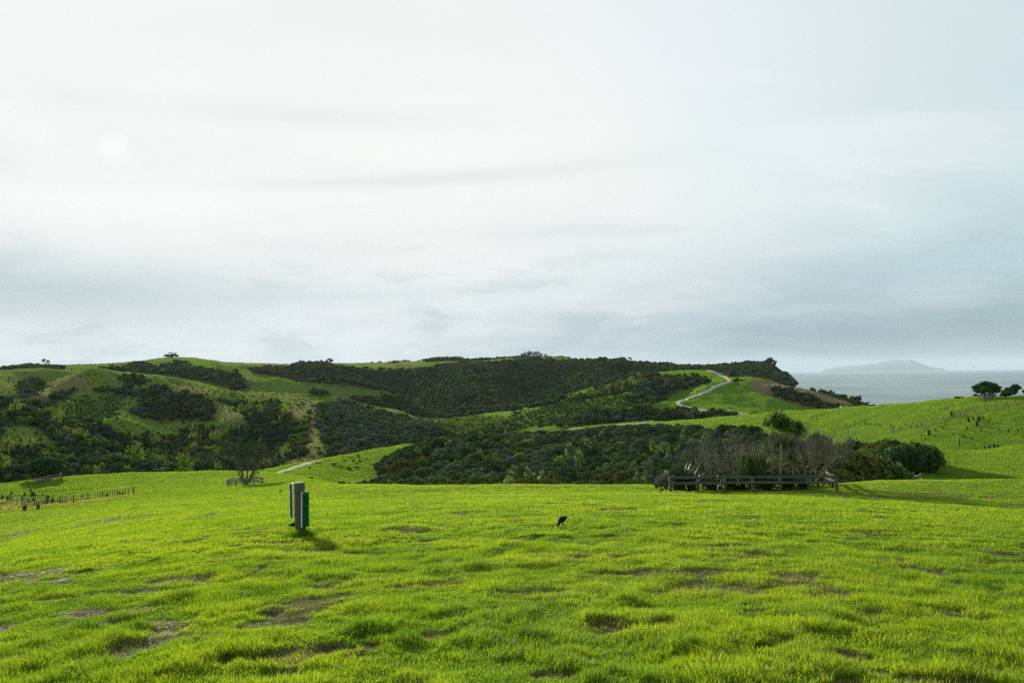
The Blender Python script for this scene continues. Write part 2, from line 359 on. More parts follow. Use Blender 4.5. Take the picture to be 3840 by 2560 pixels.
def leaf_mat(name, c1, c2, trans=.35, gloss=.25, tcol=None, rough=.75, vary=.25):
    """foliage: diffuse + light through the leaf, varied per plant and along the crown"""
    m, t, out = mat(name)
    oi = t.new('ShaderNodeObjectInfo'); tc = t.new('ShaderNodeTexCoord')
    n = t.noise(tc.outputs['Object'], 1.7, 3)
    f = t.math('ADD', t.math('MULTIPLY', oi.outputs['Random'], .6), t.math('MULTIPLY', t.ramp(n, .35, .65), .4))
    c = t.mix(f, c1, c2)
    hv = t.new('ShaderNodeHueSaturation'); t.link(c, hv.inputs['Color'])
    t.link(t.math('ADD', 1 - vary / 2, t.math('MULTIPLY', t.math('FRACT', t.math('MULTIPLY', oi.outputs['Random'], 7.31)), vary)), hv.inputs['Value'])
    c = hv.outputs[0]
    p = t.new('ShaderNodeBsdfPrincipled'); t.link(c, p.inputs['Base Color']); p.inputs['Roughness'].default_value = rough
    p.inputs['Specular IOR Level'].default_value = gloss * .15
    tr = t.new('ShaderNodeBsdfTranslucent')
    t.link(t.mix(.5, c, tcol) if tcol else c, tr.inputs['Color'])
    mx = t.new('ShaderNodeMixShader'); mx.inputs[0].default_value = trans
    t.link(p.outputs[0], mx.inputs[1]); t.link(tr.outputs[0], mx.inputs[2]); t.link(mx.outputs[0], out.inputs[0])
    return m
def plain_mat(name, c1, c2, scale=8, rough=.8, bump=.3, stretch=(1, 1, 1), spec=.3, coords='Object'):
    m, t, out = mat(name)
    tc = t.new('ShaderNodeTexCoord'); mp = t.new('ShaderNodeMapping'); t.link(tc.outputs[coords], mp.inputs[0]); mp.inputs['Scale'].default_value = stretch
    n = t.noise(mp.outputs[0], scale, 6, .62); n2 = t.noise(mp.outputs[0], scale * .23, 3)
    c = t.mix(t.ramp(n, .3, .7), c1, c2); c = t.mix(t.ramp(n2, .35, .7, 0, .45), c, tuple(x * .55 for x in c1))
    p = t.new('ShaderNodeBsdfPrincipled'); t.link(c, p.inputs['Base Color']); p.inputs['Roughness'].default_value = rough; p.inputs['Specular IOR Level'].default_value = spec
    b = t.new('ShaderNodeBump'); b.inputs['Strength'].default_value = bump; b.inputs['Distance'].default_value = .01; t.link(n, b.inputs['Height']); t.link(b.outputs[0], p.inputs['Normal'])
    t.link(p.outputs[0], out.inputs[0]); return m

M_WOOD = plain_mat('weathered_timber', (.078,.068,.038), (.145,.13,.08), 22, .85, .5, (1,1,.12))
M_RAIL = plain_mat('mossy_rail', (.07,.072,.042), (.125,.12,.075), 14, .9, .5, (.3,.3,1))
M_RAILG = plain_mat('grey_rail', (.12,.115,.09), (.21,.2,.16), 14, .9, .5, (.3,.3,1))
M_DARKWOOD = plain_mat('dark_post', (.05,.045,.035), (.10,.09,.07), 20, .9, .4, (1,1,.2))
M_WIRE = plain_mat('fence_wire', (.12,.12,.11), (.2,.2,.19), 20, .5, 0)
M_BARK = plain_mat('grey_bark', (.085,.078,.06), (.17,.16,.125), 9, .9, .5, (1,1,.3))
M_BARKP = plain_mat('pale_bark', (.11,.10,.075), (.23,.21,.165), 9, .9, .4, (1,1,.3))
M_TWIG = plain_mat('bare_twig', (.115,.112,.08), (.19,.185,.135), 5, .9, .1)
M_DBARK = plain_mat('dark_bark', (.04,.035,.025), (.08,.07,.05), 9, .9, .4, (1,1,.3))
M_WHITE = plain_mat('white_board', (.62,.63,.60), (.74,.75,.72), 12, .5, .1)
M_BRISTLE = plain_mat('green_bristle', (.004,.10,.03), (.01,.17,.05), 60, .6, .1, spec=.15)
M_CONC = plain_mat('pale_concrete', (.38,.37,.33), (.5,.49,.45), 10, .9, .3)

LEAF_A = leaf_mat('olive_leaf', (.044,.082,.016), (.080,.115,.026), .22, .2)
LEAF_B = leaf_mat('dark_leaf', (.026,.058,.018), (.046,.086,.027), .2, .2)
LEAF_C = leaf_mat('grey_green_leaf', (.070,.105,.055), (.12,.15,.085), .15, .3)
LEAF_D = leaf_mat('bright_leaf', (.055,.13,.012), (.10,.19,.018), .35, .2, (.12,.2,.01))
LEAF_E = leaf_mat('rusty_leaf', (.066,.082,.018), (.105,.105,.028), .2, .1)
LEAF_F = leaf_mat('yellow_leaf', (.105,.145,.026), (.17,.205,.045), .35, .2, (.2,.25,.02))
LEAF_G = leaf_mat('silver_leaf', (.10,.12,.085), (.16,.18,.13), .1, .4)
LEAF_P = leaf_mat('palm_leaf', (.07,.135,.022), (.13,.20,.04), .42, .5, (.12,.2,.02), .6)
LEAF_X = leaf_mat('flax_leaf', (.022,.045,.015), (.045,.072,.025), .2, .8, None, .45)
LEAF_RUSH = leaf_mat('rush_stem', (.07,.062,.028), (.13,.095,.05), .15, .2)
LEAF_RUSHG = leaf_mat('green_rush_stem', (.03,.06,.012), (.06,.10,.02), .2, .2)
LEAF_TWIGC = leaf_mat('grey_twig_mass', (.07,.065,.052), (.13,.12,.10), .1, .1)
# ------------------------------------------------------------------ camera, render
cam = bpy.data.cameras.new('camera'); cam.sensor_width = 36; cam.lens = 36 * FPX / 3840; cam.clip_start = .05; cam.clip_end = 120000
co = bpy.data.objects.new('camera', cam); COL.objects.link(co); SC.camera = co
co.matrix_world = Matrix(((_R[0], _U[0], -_F[0], 0), (_R[1], _U[1], -_F[1], 0), (_R[2], _U[2], -_F[2], 0), (0, 0, 0, 1)))
SC.render.engine = 'CYCLES'
SC.cycles.max_bounces = 6; SC.cycles.transparent_max_bounces = 4; SC.cycles.transmission_bounces = 3; SC.cycles.diffuse_bounces = 3
SC.cycles.volume_bounces = 0; SC.cycles.use_denoising = False; SC.cycles.sample_clamp_indirect = 3; SC.cycles.sample_clamp_direct = 6
SC.view_settings.view_transform = 'Standard'; SC.view_settings.look = 'None'; SC.view_settings.gamma = 1; SC.view_settings.exposure = 1.0
EXPO = 1.0
# ------------------------------------------------------------------ light: low sun behind thin cloud, ahead and to the left
S_AZ, _t = pix_dir(428, 555); S_EL = math.atan(_t)
sd = Vector((math.cos(S_EL) * math.sin(S_AZ), math.cos(S_EL) * math.cos(S_AZ), math.sin(S_EL)))
sl = bpy.data.lights.new('sun', 'SUN'); sl.energy = 4.7; sl.angle = math.radians(4.0); sl.color = (1, .93, .80)
so = bpy.data.objects.new('sun', sl); COL.objects.link(so); so.rotation_euler = sd.to_track_quat('Z', 'Y').to_euler()
w = bpy.data.worlds.new('World'); SC.world = w; w.use_nodes = True; w.node_tree.nodes.clear(); t = NT(w.node_tree)
out = t.new('ShaderNodeOutputWorld'); bg = t.new('ShaderNodeBackground'); t.link(bg.outputs[0], out.inputs[0])
sky = t.new('ShaderNodeTexSky'); sky.sky_type = 'NISHITA'; sky.sun_disc = False; sky.sun_elevation = S_EL; sky.sun_rotation = S_AZ
tc = t.new('ShaderNodeTexCoord'); D = tc.outputs['Generated']; sp = t.new('ShaderNodeSeparateXYZ'); t.link(D, sp.inputs[0])
zz = t.math('MAXIMUM', sp.outputs[2], 0.0)
dn = t.math('ADD', zz, .11)
cv = t.new('ShaderNodeCombineXYZ'); t.link(t.math('DIVIDE', sp.outputs[0], dn), cv.inputs[0]); t.link(t.math('DIVIDE', sp.outputs[1], dn), cv.inputs[1])
mp = t.new('ShaderNodeMapping'); t.link(cv.outputs[0], mp.inputs[0]); mp.inputs['Scale'].default_value = (.62, 1.1, 1); mp.inputs['Rotation'].default_value = (0, 0, -.12)
n1 = t.noise(mp.outputs[0], .75, 6, .5, .5); n2 = t.noise(mp.outputs[0], 1.25, 7, .55, .9); n3 = t.noise(mp.outputs[0], .28, 3, .5)
# low cumulus just over the skyline
mp2 = t.new('ShaderNodeMapping'); t.link(D, mp2.inputs[0]); mp2.inputs['Scale'].default_value = (5, 5, 19)
n4 = t.noise(mp2.outputs[0], 1.6, 7, .58, .3)
vm = t.new('ShaderNodeVectorMath', operation='DOT_PRODUCT'); t.link(D, vm.inputs[0]); vm.inputs[1].default_value = tuple(Vector((sd.x, sd.y, sd.z + .30)).normalized())
toward = t.ramp(vm.outputs['Value'], .42, .99)
left = t.math('ADD', toward, t.math('MULTIPLY', t.math('SUBTRACT', n3, .5), .8), clamp=True)
c = t.mix(left, (.60, .73, .745), (.94, .96, .93))
low = t.ramp(zz, .0, .22, 1, 0)                    # nearer the horizon the cloud is greyer and bluer
c = t.mix(t.math('MULTIPLY', low, t.math('SUBTRACT', .66, t.math('MULTIPLY', toward, .5))), c, (.245, .395, .465))
c = t.mix(t.math('MULTIPLY', t.ramp(n1, .46, .70), .44), c, t.mix(toward, (.40, .51, .55), (.64, .72, .705)))
c = t.mix(t.math('MULTIPLY', t.ramp(n2, .48, .70), .38), c, (.95, .96, .945))
c = t.mix(t.math('MULTIPLY', t.math('MULTIPLY', t.ramp(n2, .50, .32), low), .15), c, t.mix(toward, (.30, .40, .45), (.47, .58, .585)))
cum = t.math('MULTIPLY', t.ramp(n4, .50, .60), t.math('MULTIPLY', t.ramp(zz, .0, .02), t.ramp(zz, .15, .05)))
c = t.mix(t.math('MULTIPLY', cum, t.math('ADD', .18, t.math('MULTIPLY', toward, .6))), c, (.86, .90, .90))
dk = t.math('MULTIPLY', t.ramp(n4, .5, .36), t.math('MULTIPLY', t.ramp(zz, .0, .02), t.ramp(zz, .20, .07)))
c = t.mix(t.math('MULTIPLY', dk, .45), c, t.mix(toward, (.28, .37, .43), (.46, .56, .58)))
azn = t.math('ARCTAN2', sp.outputs[0], sp.outputs[1]); wrp = t.math('SUBTRACT', n1, .5)
def bank(px, py, w, h, amt, col, c, tilt=0.0):
    a0, e0 = pix_dir(px, py); da = t.math('DIVIDE', t.math('ADD', t.math('SUBTRACT', azn, a0), t.math('MULTIPLY', wrp, .5 * w)), w)
    de = t.math('DIVIDE', t.math('ADD', t.math('SUBTRACT', t.math('SUBTRACT', sp.outputs[2], e0 / math.hypot(1, e0)), t.math('MULTIPLY', t.math('SUBTRACT', azn, a0), tilt)), t.math('MULTIPLY', wrp, 1.3 * h)), h)
    q = t.math('EXPONENT', t.math('MULTIPLY', t.math('ADD', t.math('MULTIPLY', da, da), t.math('MULTIPLY', de, de)), -1.0))
    return t.mix(t.math('MULTIPLY', q, t.math('MULTIPLY', t.ramp(n2, .25, .6, .7, 1.0), amt)), c, col)
c = bank(80, 1090, .24, .040, .80, (.42, .55, .57), c)
c = bank(3350, 1270, .36, .042, .95, (.18, .295, .37), c)
c = bank(3500, 980, .22, .034, .6, (.38, .54, .62), c)
c = bank(1050, 430, .24, .012, .32, (.62, .70, .68), c, .02)
c = bank(1600, 675, .26, .010, .42, (.56, .66, .65), c, .06)
c = bank(1350, 1110, .30, .012, .28, (.50, .62, .64), c, .03)
vs = t.new('ShaderNodeVectorMath', operation='DOT_PRODUCT'); t.link(D, vs.inputs[0]); vs.inputs[1].default_value = tuple(sd)
c = t.mix(t.math('MULTIPLY', t.ramp(vs.outputs['Value'], math.cos(.16), 1), .25), c, (1.0, 1.0, .98))
c = t.mix(t.math('MULTIPLY', t.ramp(vs.outputs['Value'], math.cos(.021), math.cos(.006)), .4), c, (1.08, 1.08, 1.06))
SKYK = .5
sc_ = t.mix(1.0, c, (SKYK, SKYK, SKYK), 'MULTIPLY')
skb = t.mix(1.0, t.mix(1.0, sky.outputs[0], (.10, .10, .10), 'MULTIPLY'), (.5, .5, .5), 'DARKEN')
fin = t.mix(.90, skb, sc_)
# the sky straight overhead and behind, out of the picture, is the same thin cloud
t.link(fin, bg.inputs[0]); bg.inputs[1].default_value = 1.0

# ------------------------------------------------------------------ where things grow (outlines on the picture, with the range of distance they belong to)
FOREST = [ # outline, near, far, spacing, kind weights
 ('mid', [(917,1377),(958,1380),(1050,1378),(1100,1374),(1144,1362),(1213,1360),(1248,1374),(1317,1381),(1403,1389),(1489,1387),(1600,1380),(1634,1374),(1738,1361),(1841,1364),(1944,1354),(1996,1345),(2117,1356),(2237,1354),(2265,1345),(2306,1361),(2375,1381),(2400,1385),(2400,1408),(2289,1425),(2220,1453),(2117,1480),(2013,1525),(1910,1577),(1841,1573),(1686,1573),(1600,1562),(1523,1556),(1420,1528),(1317,1500),(1330,1489),(1480,1487),(1489,1474),(1420,1463),(1282,1443),(1131,1431),(1041,1408),(965,1398)],800,1620),
 ('mid', [(2290,1362),(2310,1350),(2380,1368),(2469,1362),(2641,1366),(2744,1359),(2813,1350),(2900,1352),(2917,1370),(2960,1400),(2990,1440),(2975,1448),(2917,1446),(2820,1434),(2744,1414),(2693,1393),(2655,1384),(2565,1389),(2400,1406)],795,1700),
 ('mid', [(1180,1372),(1368,1366),(1592,1360),(1600,1330),(1800,1330),(1930,1330),(2060,1325),(2240,1335),(2240,1352),(2165,1350),(1944,1345),(1793,1354),(1703,1357),(1489,1362)],1500,2000),
 ('mid', [(2980,1443),(3020,1440),(3089,1455),(3192,1490),(3285,1518),(3285,1540),(3192,1514),(3140,1492),(3020,1458)],740,1100),
 ('low', [(2892,1463),(2934,1455),(3003,1474),(3089,1506),(3175,1525),(3200,1535),(3089,1536),(3003,1515),(2900,1482)],600,720),
 ('mid', [(2407,1418),(2452,1403),(2486,1412),(2565,1413),(2593,1416),(2655,1423),(2650,1440),(2538,1465),(2490,1503),(2427,1522),(2400,1518),(2360,1500),(2380,1450)],560,790),
 ('mid', [(1905,1590),(1960,1552),(2013,1537),(2117,1497),(2220,1472),(2289,1452),(2400,1425),(2400,1398),(2289,1416),(2220,1444),(2117,1470),(2013,1515),(1925,1562)],650,830),
 ('scrub', [(1950,1550),(2117,1506),(2289,1490),(2400,1470),(2486,1500),(2430,1525),(2390,1560),(2200,1592),(1900,1605),(1800,1600),(1860,1585),(1925,1572)],480,760),
 ('mid', [(2400,1530),(2565,1546),(2696,1557),(2790,1562),(2641,1574),(2400,1584),(2250,1592),(2080,1604),(2200,1560)],425,560),
 ('willow', [(1640,1575),(1720,1568),(1850,1572),(1910,1582),(1950,1605),(1900,1625),(1700,1645),(1640,1625)],440,760),
 ('grey', [(1190,1520),(1240,1510),(1317,1510),(1420,1541),(1523,1570),(1650,1604),(1665,1640),(1560,1668),(1489,1680),(1317,1712),(1230,1720),(1225,1670),(1200,1640),(1185,1590),(1190,1550)],420,690),
 ('gully', [(800,1500),(850,1490),(895,1500),(930,1520),(1040,1500),(1045,1530),(1160,1590),(1150,1620),(1140,1680),(1180,1705),(1080,1730),(1000,1760),(800,1775),(800,1650),(930,1595),(900,1530)],330,700),
 ('lower', [(0,1673),(76,1670),(238,1672),(172,1634),(148,1613),(86,1589),(0,1604),(0,1546),(114,1548),(172,1572),(241,1577),(293,1565),(372,1572),(396,1611),(499,1635),(654,1637),(689,1606),(800,1606),(930,1596),(930,1780),(413,1785),(0,1830),(-700,1830),(-700,1560),(0,1546)],300,720),
 ('mid', [(344,1467),(379,1456),(499,1462),(620,1456),(640,1470),(723,1477),(800,1518),(800,1577),(689,1579),(568,1572),(492,1558),(517,1522),(523,1487),(448,1482)],430,830),
 ('mid', [(0,1501),(86,1480),(72,1466),(79,1439),(114,1417),(172,1427),(172,1441),(138,1465),(52,1506),(20,1530),(100,1525),(172,1496),(248,1469),(296,1465),(251,1489),(207,1513),(114,1544),(0,1556),(-700,1560),(-700,1480)],430,880),
 ('scrub', [(293,1496),(448,1489),(458,1520),(396,1558),(275,1555),(240,1530)],430,800),
 ('mid', [(458,1427),(490,1419),(530,1421),(535,1441),(465,1441)],600,850),
 ('mid', [(362,1393),(396,1381),(465,1377),(517,1360),(551,1374),(637,1391),(660,1381),(720,1383),(800,1391),(879,1398),(903,1425),(938,1442),(935,1466),(890,1458),(800,1440),(654,1410),(534,1402),(396,1403)],860,1450),
 ('mid', [(-300,1396),(0,1390),(60,1378),(130,1372),(215,1377),(245,1383),(150,1387),(0,1398)],900,1450),
 ('mid', [(1155,1468),(1225,1468),(1232,1486),(1158,1486)],700,900),
 ('mid', [(600,1372),(660,1362),(720,1368),(700,1384),(630,1388)],1000,1500),
 ('dots', [(0,1400),(250,1395),(560,1408),(800,1445),(1200,1490),(1200,1500),(1180,1600),(1220,1720),(800,1770),(0,1700)],420,880),
 ('dots', [(0,1372),(500,1352),(900,1365),(1100,1400),(1300,1450),(1100,1470),(800,1430),(300,1395),(0,1392)],880,1500),
 ('dots', [(2420,1420),(2560,1400),(2660,1400),(2700,1440),(2560,1500),(2440,1520)],540,800),
 ('gully', [(2117,1510),(2300,1440),(2400,1412),(2420,1440),(2390,1480),(2289,1496)],690,800),
]
_tk = np.array([(1130,150,165),(1250,112,188),(1400,100,232),(1430,99,285),(1500,99,312),(1560,98,345),(1700,98,362),(2100,98,374),(2300,98,380),(2450,98,378),(2650,98,352),(2800,97,345),(2900,95,300),(3100,95,250),(3250,97,222),(3370,102,202),(3415,118,185)], float)
_ta = np.array([pix_dir(p, 1700)[0] for p in _tk[:, 0]])
def thicket_mask(x, y):
    a = np.arctan2(x, y); r = np.hypot(x, y); n = (fbm(x / 9, y / 9, 61, 2) - .5) * 16
    return (a > _ta[0]) & (a < _ta[-1]) & (r > np.interp(a, _ta, _tk[:, 1]) + np.maximum(n, -2)) & (r < np.interp(a, _ta, _tk[:, 2]) + n)
ROUGH = [ # rank or dry grass, tan
 ([(248,1400),(324,1395),(330,1440),(300,1462),(213,1500),(160,1515),(60,1507),(172,1450)],450,860,.9),
 ([(640,1450),(720,1447),(800,1480),(800,1530),(760,1535),(723,1475),(650,1462)],450,860,.9),
 ([(420,1372),(520,1352),(610,1368),(590,1385),(500,1380),(420,1385)],1000,1500,1.0),
 ([(350,1380),(470,1371),(460,1382),(362,1392)],1000,1500,.9),
 ([(1120,1500),(1190,1510),(1185,1600),(1215,1690),(1210,1720),(1100,1735),(1150,1650),(1165,1590),(1060,1535)],400,720,.9),
 ([(1000,1700),(1220,1690),(1200,1732),(1000,1765),(700,1775),(720,1755)],350,480,1.0),
 ([(820,1500),(900,1560),(940,1590),(890,1600),(800,1560),(800,1520)],400,800,.7),
 ([(940,1445),(1040,1450),(1100,1490),(1000,1500),(900,1475),(820,1470),(800,1450)],600,820,.4),
 ([(2818,1420),(2917,1432),(3020,1452),(3123,1484),(3215,1524),(3210,1535),(3089,1540),(2985,1512),(2882,1480),(2815,1460)],590,760,1.6),
 ([(950,1590),(1000,1600),(1010,1650),(940,1660)],400,700,.5),
 ([(0,1398),(120,1390),(180,1425),(100,1440),(0,1450)],450,1000,.5),
 ([(60,1600),(140,1620),(240,1672),(150,1672),(90,1650)],350,600,.5),
 ([(800,1355),(1100,1362),(1120,1372),(960,1372),(900,1366)],1000,1500,.6),
]
def poly_mask(x, y, px, py, P, r0, r1, soft=0):
    r = np.hypot(x, y)
    return pmask(px, py, P) & (r > r0) & (r < r1)
CR = np.zeros(H.shape); CG = np.zeros(H.shape); CB = np.zeros(H.shape)
GPX, GPY = project(GX, GY, H)
_wx = (fbm(GX / 14, GY / 14, 71, 3) - .5) * 34; _wy = (fbm(GX / 14, GY / 14, 72, 3) - .5) * 16
for P, r0, r1, s in ROUGH: CR = np.maximum(CR, s * (pmask(GPX + _wx, GPY + _wy, P) & (RG > r0) & (RG < r1)))
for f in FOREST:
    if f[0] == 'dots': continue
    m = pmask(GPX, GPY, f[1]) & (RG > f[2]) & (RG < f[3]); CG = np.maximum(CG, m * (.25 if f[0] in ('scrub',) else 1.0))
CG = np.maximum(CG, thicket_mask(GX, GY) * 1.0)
far = sstep(420, 560, RG)
CR = np.maximum(CR, (.12 + .6 * sstep(.48, .66, fbm(GX / 30, GY / 30, 75, 5, .6))) * far * sstep(2150, 1900, GPX))
def blur(a, n=2):
    for _ in range(n):
        a = (np.roll(a, 1, 0) + a * 2 + np.roll(a, -1, 0)) / 4; a = (np.roll(a, 1, 1) + a * 2 + np.roll(a, -1, 1)) / 4
    return a
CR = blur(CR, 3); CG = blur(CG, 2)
_m = RG < 200; CB[:_n] = bare(GX[:_n], GY[:_n]); 

# ground material
def ground_mat(name, near):
    m, t, out = mat(name)
    tc = t.new('ShaderNodeTexCoord'); P = tc.outputs['Object']
    at_ = t.new('ShaderNodeAttribute'); at_.attribute_name = 'cover'; sc = t.new('ShaderNodeSeparateColor'); t.link(at_.outputs['Color'], sc.inputs[0])
    a = t.noise(P, .035, 4, .55); b = t.noise(P, .31, 5, .6); d = t.noise(P, 2.3 if near else .9, 5, .65); e = t.noise(P, 14 if near else 3.1, 4, .65)
    g = t.mix(t.ramp(b, .34, .66), (.060, .135, .008), (.125, .215, .010))
    g = t.mix(t.math('MULTIPLY', t.ramp(a, .4, .62), .55), g, (.085, .17, .010))
    g = t.mix(t.math('MULTIPLY', t.ramp(d, .42, .66), .55), g, (.040, .105, .006))
    g = t.mix(t.math('MULTIPLY', t.ramp(e, .55, .72), .4), g, (.15, .20, .03))
    if not near: g = t.mix(.42, g, (.058, .085, .018))
    else: g = t.mix(.5, g, t.mix(t.ramp(e, .4, .62), (.030, .032, .012), (.062, .068, .022)))     # thatch and soil, darkened so the gaps between blades look shaded
    rough = t.mix(t.ramp(d, .35, .65), (.10, .082, .040), (.165, .125, .070))
    g = t.mix(t.math('MULTIPLY', sc.outputs[0], .75, clamp=True), g, rough)
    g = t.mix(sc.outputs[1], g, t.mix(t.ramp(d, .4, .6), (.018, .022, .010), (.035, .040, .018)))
    g = t.mix(sc.outputs[2], g, t.mix(t.ramp(e, .4, .62), (.045, .034, .022), (.10, .078, .052)))
    p = t.new('ShaderNodeBsdfPrincipled'); t.link(g, p.inputs['Base Color']); p.inputs['Roughness'].default_value = 1; p.inputs['Specular IOR Level'].default_value = 0
    # upstanding blades catch low light coming toward the viewer, like the pile of velvet
    p.inputs['Sheen Weight'].default_value = .16 if near else .22; p.inputs['Sheen Roughness'].default_value = .55
    t.link(t.mix(1.0, g, (3.3, 3.3, 3.0), 'MULTIPLY'), p.inputs['Sheen Tint'])
    bu = t.new('ShaderNodeBump'); bu.inputs['Strength'].default_value = 1; bu.inputs['Distance'].default_value = .05 if near else .5
    t.link(t.math('ADD', t.math('MULTIPLY', d, 1.3), t.math('MULTIPLY', e, .7)), bu.inputs['Height'])
    t.link(bu.outputs[0], p.inputs['Normal'])
    t.link(p.outputs[0], out.inputs[0]); return m
M_FIELD = ground_mat('field_turf', True); M_HILL = ground_mat('hill_turf', False)
V = np.stack([GX, GY, H], -1).reshape(-1, 3)
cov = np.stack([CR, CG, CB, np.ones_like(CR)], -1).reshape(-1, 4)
ii, jj = np.meshgrid(np.arange(NR - 1), np.arange(NA - 1), indexing='ij')
Q = np.stack([ii * NA + jj, ii * NA + jj + 1, (ii + 1) * NA + jj + 1, (ii + 1) * NA + jj], -1)
isfield = RR[:-1, None] < KD[_g + 2][None, :-1]
def sub(name, mask, m):
    q = Q[mask]; u, inv = np.unique(q, return_inverse=True)
    o = link(name, mesh_np(name, V[u], inv.reshape(-1, 4), [m], True, None, {'cover': cov[u]})); tag(o, kind='structure'); return o
field = sub('field', isfield, M_FIELD)
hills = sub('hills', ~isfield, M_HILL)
# ground behind and beside the camera, so that the field has no edge there
a = np.linspace(A0, 2 * math.pi - A0, 60); rs = np.array([.6, 3, 16, 60, 200])
zc = np.array([-1.66, -1.85, -2.4, -5, -14.]); X = rs[:, None] * np.sin(a); Y = rs[:, None] * np.cos(a)
Zs = np.broadcast_to(zc[:, None], X.shape).copy(); Zs[:, 0] = H[np.searchsorted(RR, rs), -1] ; Zs[:, -1] = H[np.searchsorted(RR, rs), 0]
i2, j2 = np.meshgrid(np.arange(4), np.arange(59), indexing='ij'); q2 = np.stack([i2 * 60 + j2, i2 * 60 + j2 + 1, (i2 + 1) * 60 + j2 + 1, (i2 + 1) * 60 + j2], -1).reshape(-1, 4)
V2 = np.concatenate([np.stack([X, Y, Zs], -1).reshape(-1, 3)])
o = link('ground', mesh_np('ground', V2, q2, [M_FIELD], True)); tag(o, kind='structure')

# ------------------------------------------------------------------ sea and island
SEA = -80.0
rr = np.concatenate([[10, 300], np.geomspace(700, 72000, 100)]); aa = np.linspace(-math.radians(75), math.radians(75), 120)
X = rr[:, None] * np.sin(aa); Y = rr[:, None] * np.cos(aa); n = len(aa)
i2, j2 = np.meshgrid(np.arange(len(rr) - 1), np.arange(n - 1), indexing='ij'); q2 = np.stack([i2 * n + j2, i2 * n + j2 + 1, (i2 + 1) * n + j2 + 1, (i2 + 1) * n + j2], -1).reshape(-1, 4)
m, t, out = mat('sea_water'); tc = t.new('ShaderNodeTexCoord'); mp = t.new('ShaderNodeMapping'); t.link(tc.outputs['Object'], mp.inputs[0]); mp.inputs['Scale'].default_value = (1, .55, 1); mp.inputs['Rotation'].default_value = (0, 0, .3)
w1 = t.noise(mp.outputs[0], .035, 6, .68, .3); w2 = t.noise(mp.outputs[0], .006, 4, .6); w3 = t.noise(mp.outputs[0], .0011, 4, .6)
p = t.new('ShaderNodeBsdfPrincipled'); p.inputs['Roughness'].default_value = .32; p.inputs['IOR'].default_value = 1.33
col = t.mix(t.ramp(w2, .35, .65), (.05, .095, .10), (.085, .14, .14)); col = t.mix(t.ramp(w3, .4, .6), col, (.13, .19, .19))
foam = t.math('MULTIPLY', t.ramp(w1, .66, .71), .35)
col = t.mix(foam, col, (.7, .75, .75)); t.link(col, p.inputs['Base Color'])
bu = t.new('ShaderNodeBump'); bu.inputs['Strength'].default_value = 1; bu.inputs['Distance'].default_value = 3.2; t.link(t.math('ADD', w1, t.math('MULTIPLY', w2, .8)), bu.inputs['Height']); t.link(bu.outputs[0], p.inputs['Normal'])
t.link(p.outputs[0], out.inputs[0])
o = link('sea', mesh_np('sea', np.stack([X, Y, np.full(X.shape, SEA)], -1).reshape(-1, 3), q2, [m], True)); tag(o, kind='structure')
ID = 62000.0
prof = [(3077,1390),(3100,1384),(3150,1375),(3220,1369),(3280,1362),(3330,1353),(3370,1349),(3390,1352),(3405,1348),(3440,1357),(3475,1371),(3510,1378),(3540,1381),(3546,1385)]
az = [pix_dir(*p)[0] for p in prof]; zt = [max(pix_dir(*p)[1] * ID, SEA + 8) for p in prof]
N = 120; A = np.linspace(az[0] - .0006, az[-1] + .0006, N); zi = pchip([az[0] - .0006] + az + [az[-1] + .0006], [SEA - 20] + zt + [SEA - 20], A)
dep = np.linspace(-1, 1, 17); V3 = []; 
for k, dd in enumerate(dep):
    r = ID + dd * 5200; prof_k = (1 - dd * dd) ** .7; jag = (fbm(A * 900 + k * .7, np.full(N, k * .9), 91, 4) - .5) * 60 * prof_k
    V3.append(np.stack([r * np.sin(A), r * np.cos(A), SEA - 20 + (zi - SEA + 20) * prof_k + jag * sstep(0, 60, zi - SEA)], -1))
i2, j2 = np.meshgrid(np.arange(16), np.arange(N - 1), indexing='ij'); q2 = np.stack([i2 * N + j2, i2 * N + j2 + 1, (i2 + 1) * N + j2 + 1, (i2 + 1) * N + j2], -1).reshape(-1, 4)
M_ISL = plain_mat('island_bush', (.03, .045, .03), (.05, .07, .045), .002, .95, 0)
o = link('island', mesh_np('island', np.concatenate(V3), q2, [M_ISL], True)); tag(o, kind='structure')
# ------------------------------------------------------------------ haze
m, t, out = mat('haze_air'); pv = t.new('ShaderNodeVolumePrincipled'); pv.inputs['Density'].default_value = 1.9e-5; pv.inputs['Color'].default_value = (.66, .79, .92, 1); pv.inputs['Anisotropy'].default_value = .0
t.link(pv.outputs[0], out.inputs['Volume'])
bx = np.array([(x, y, z) for x in (-80000, 80000) for y in (-3000, 75000) for z in (-120, 820)], float)
bf = [(0,1,3,2),(4,6,7,5),(0,4,5,1),(2,3,7,6),(0,2,6,4),(1,5,7,3)]
o = link('haze', mesh_np('haze', bx, np.array(bf), [m])); tag(o, kind='stuff')
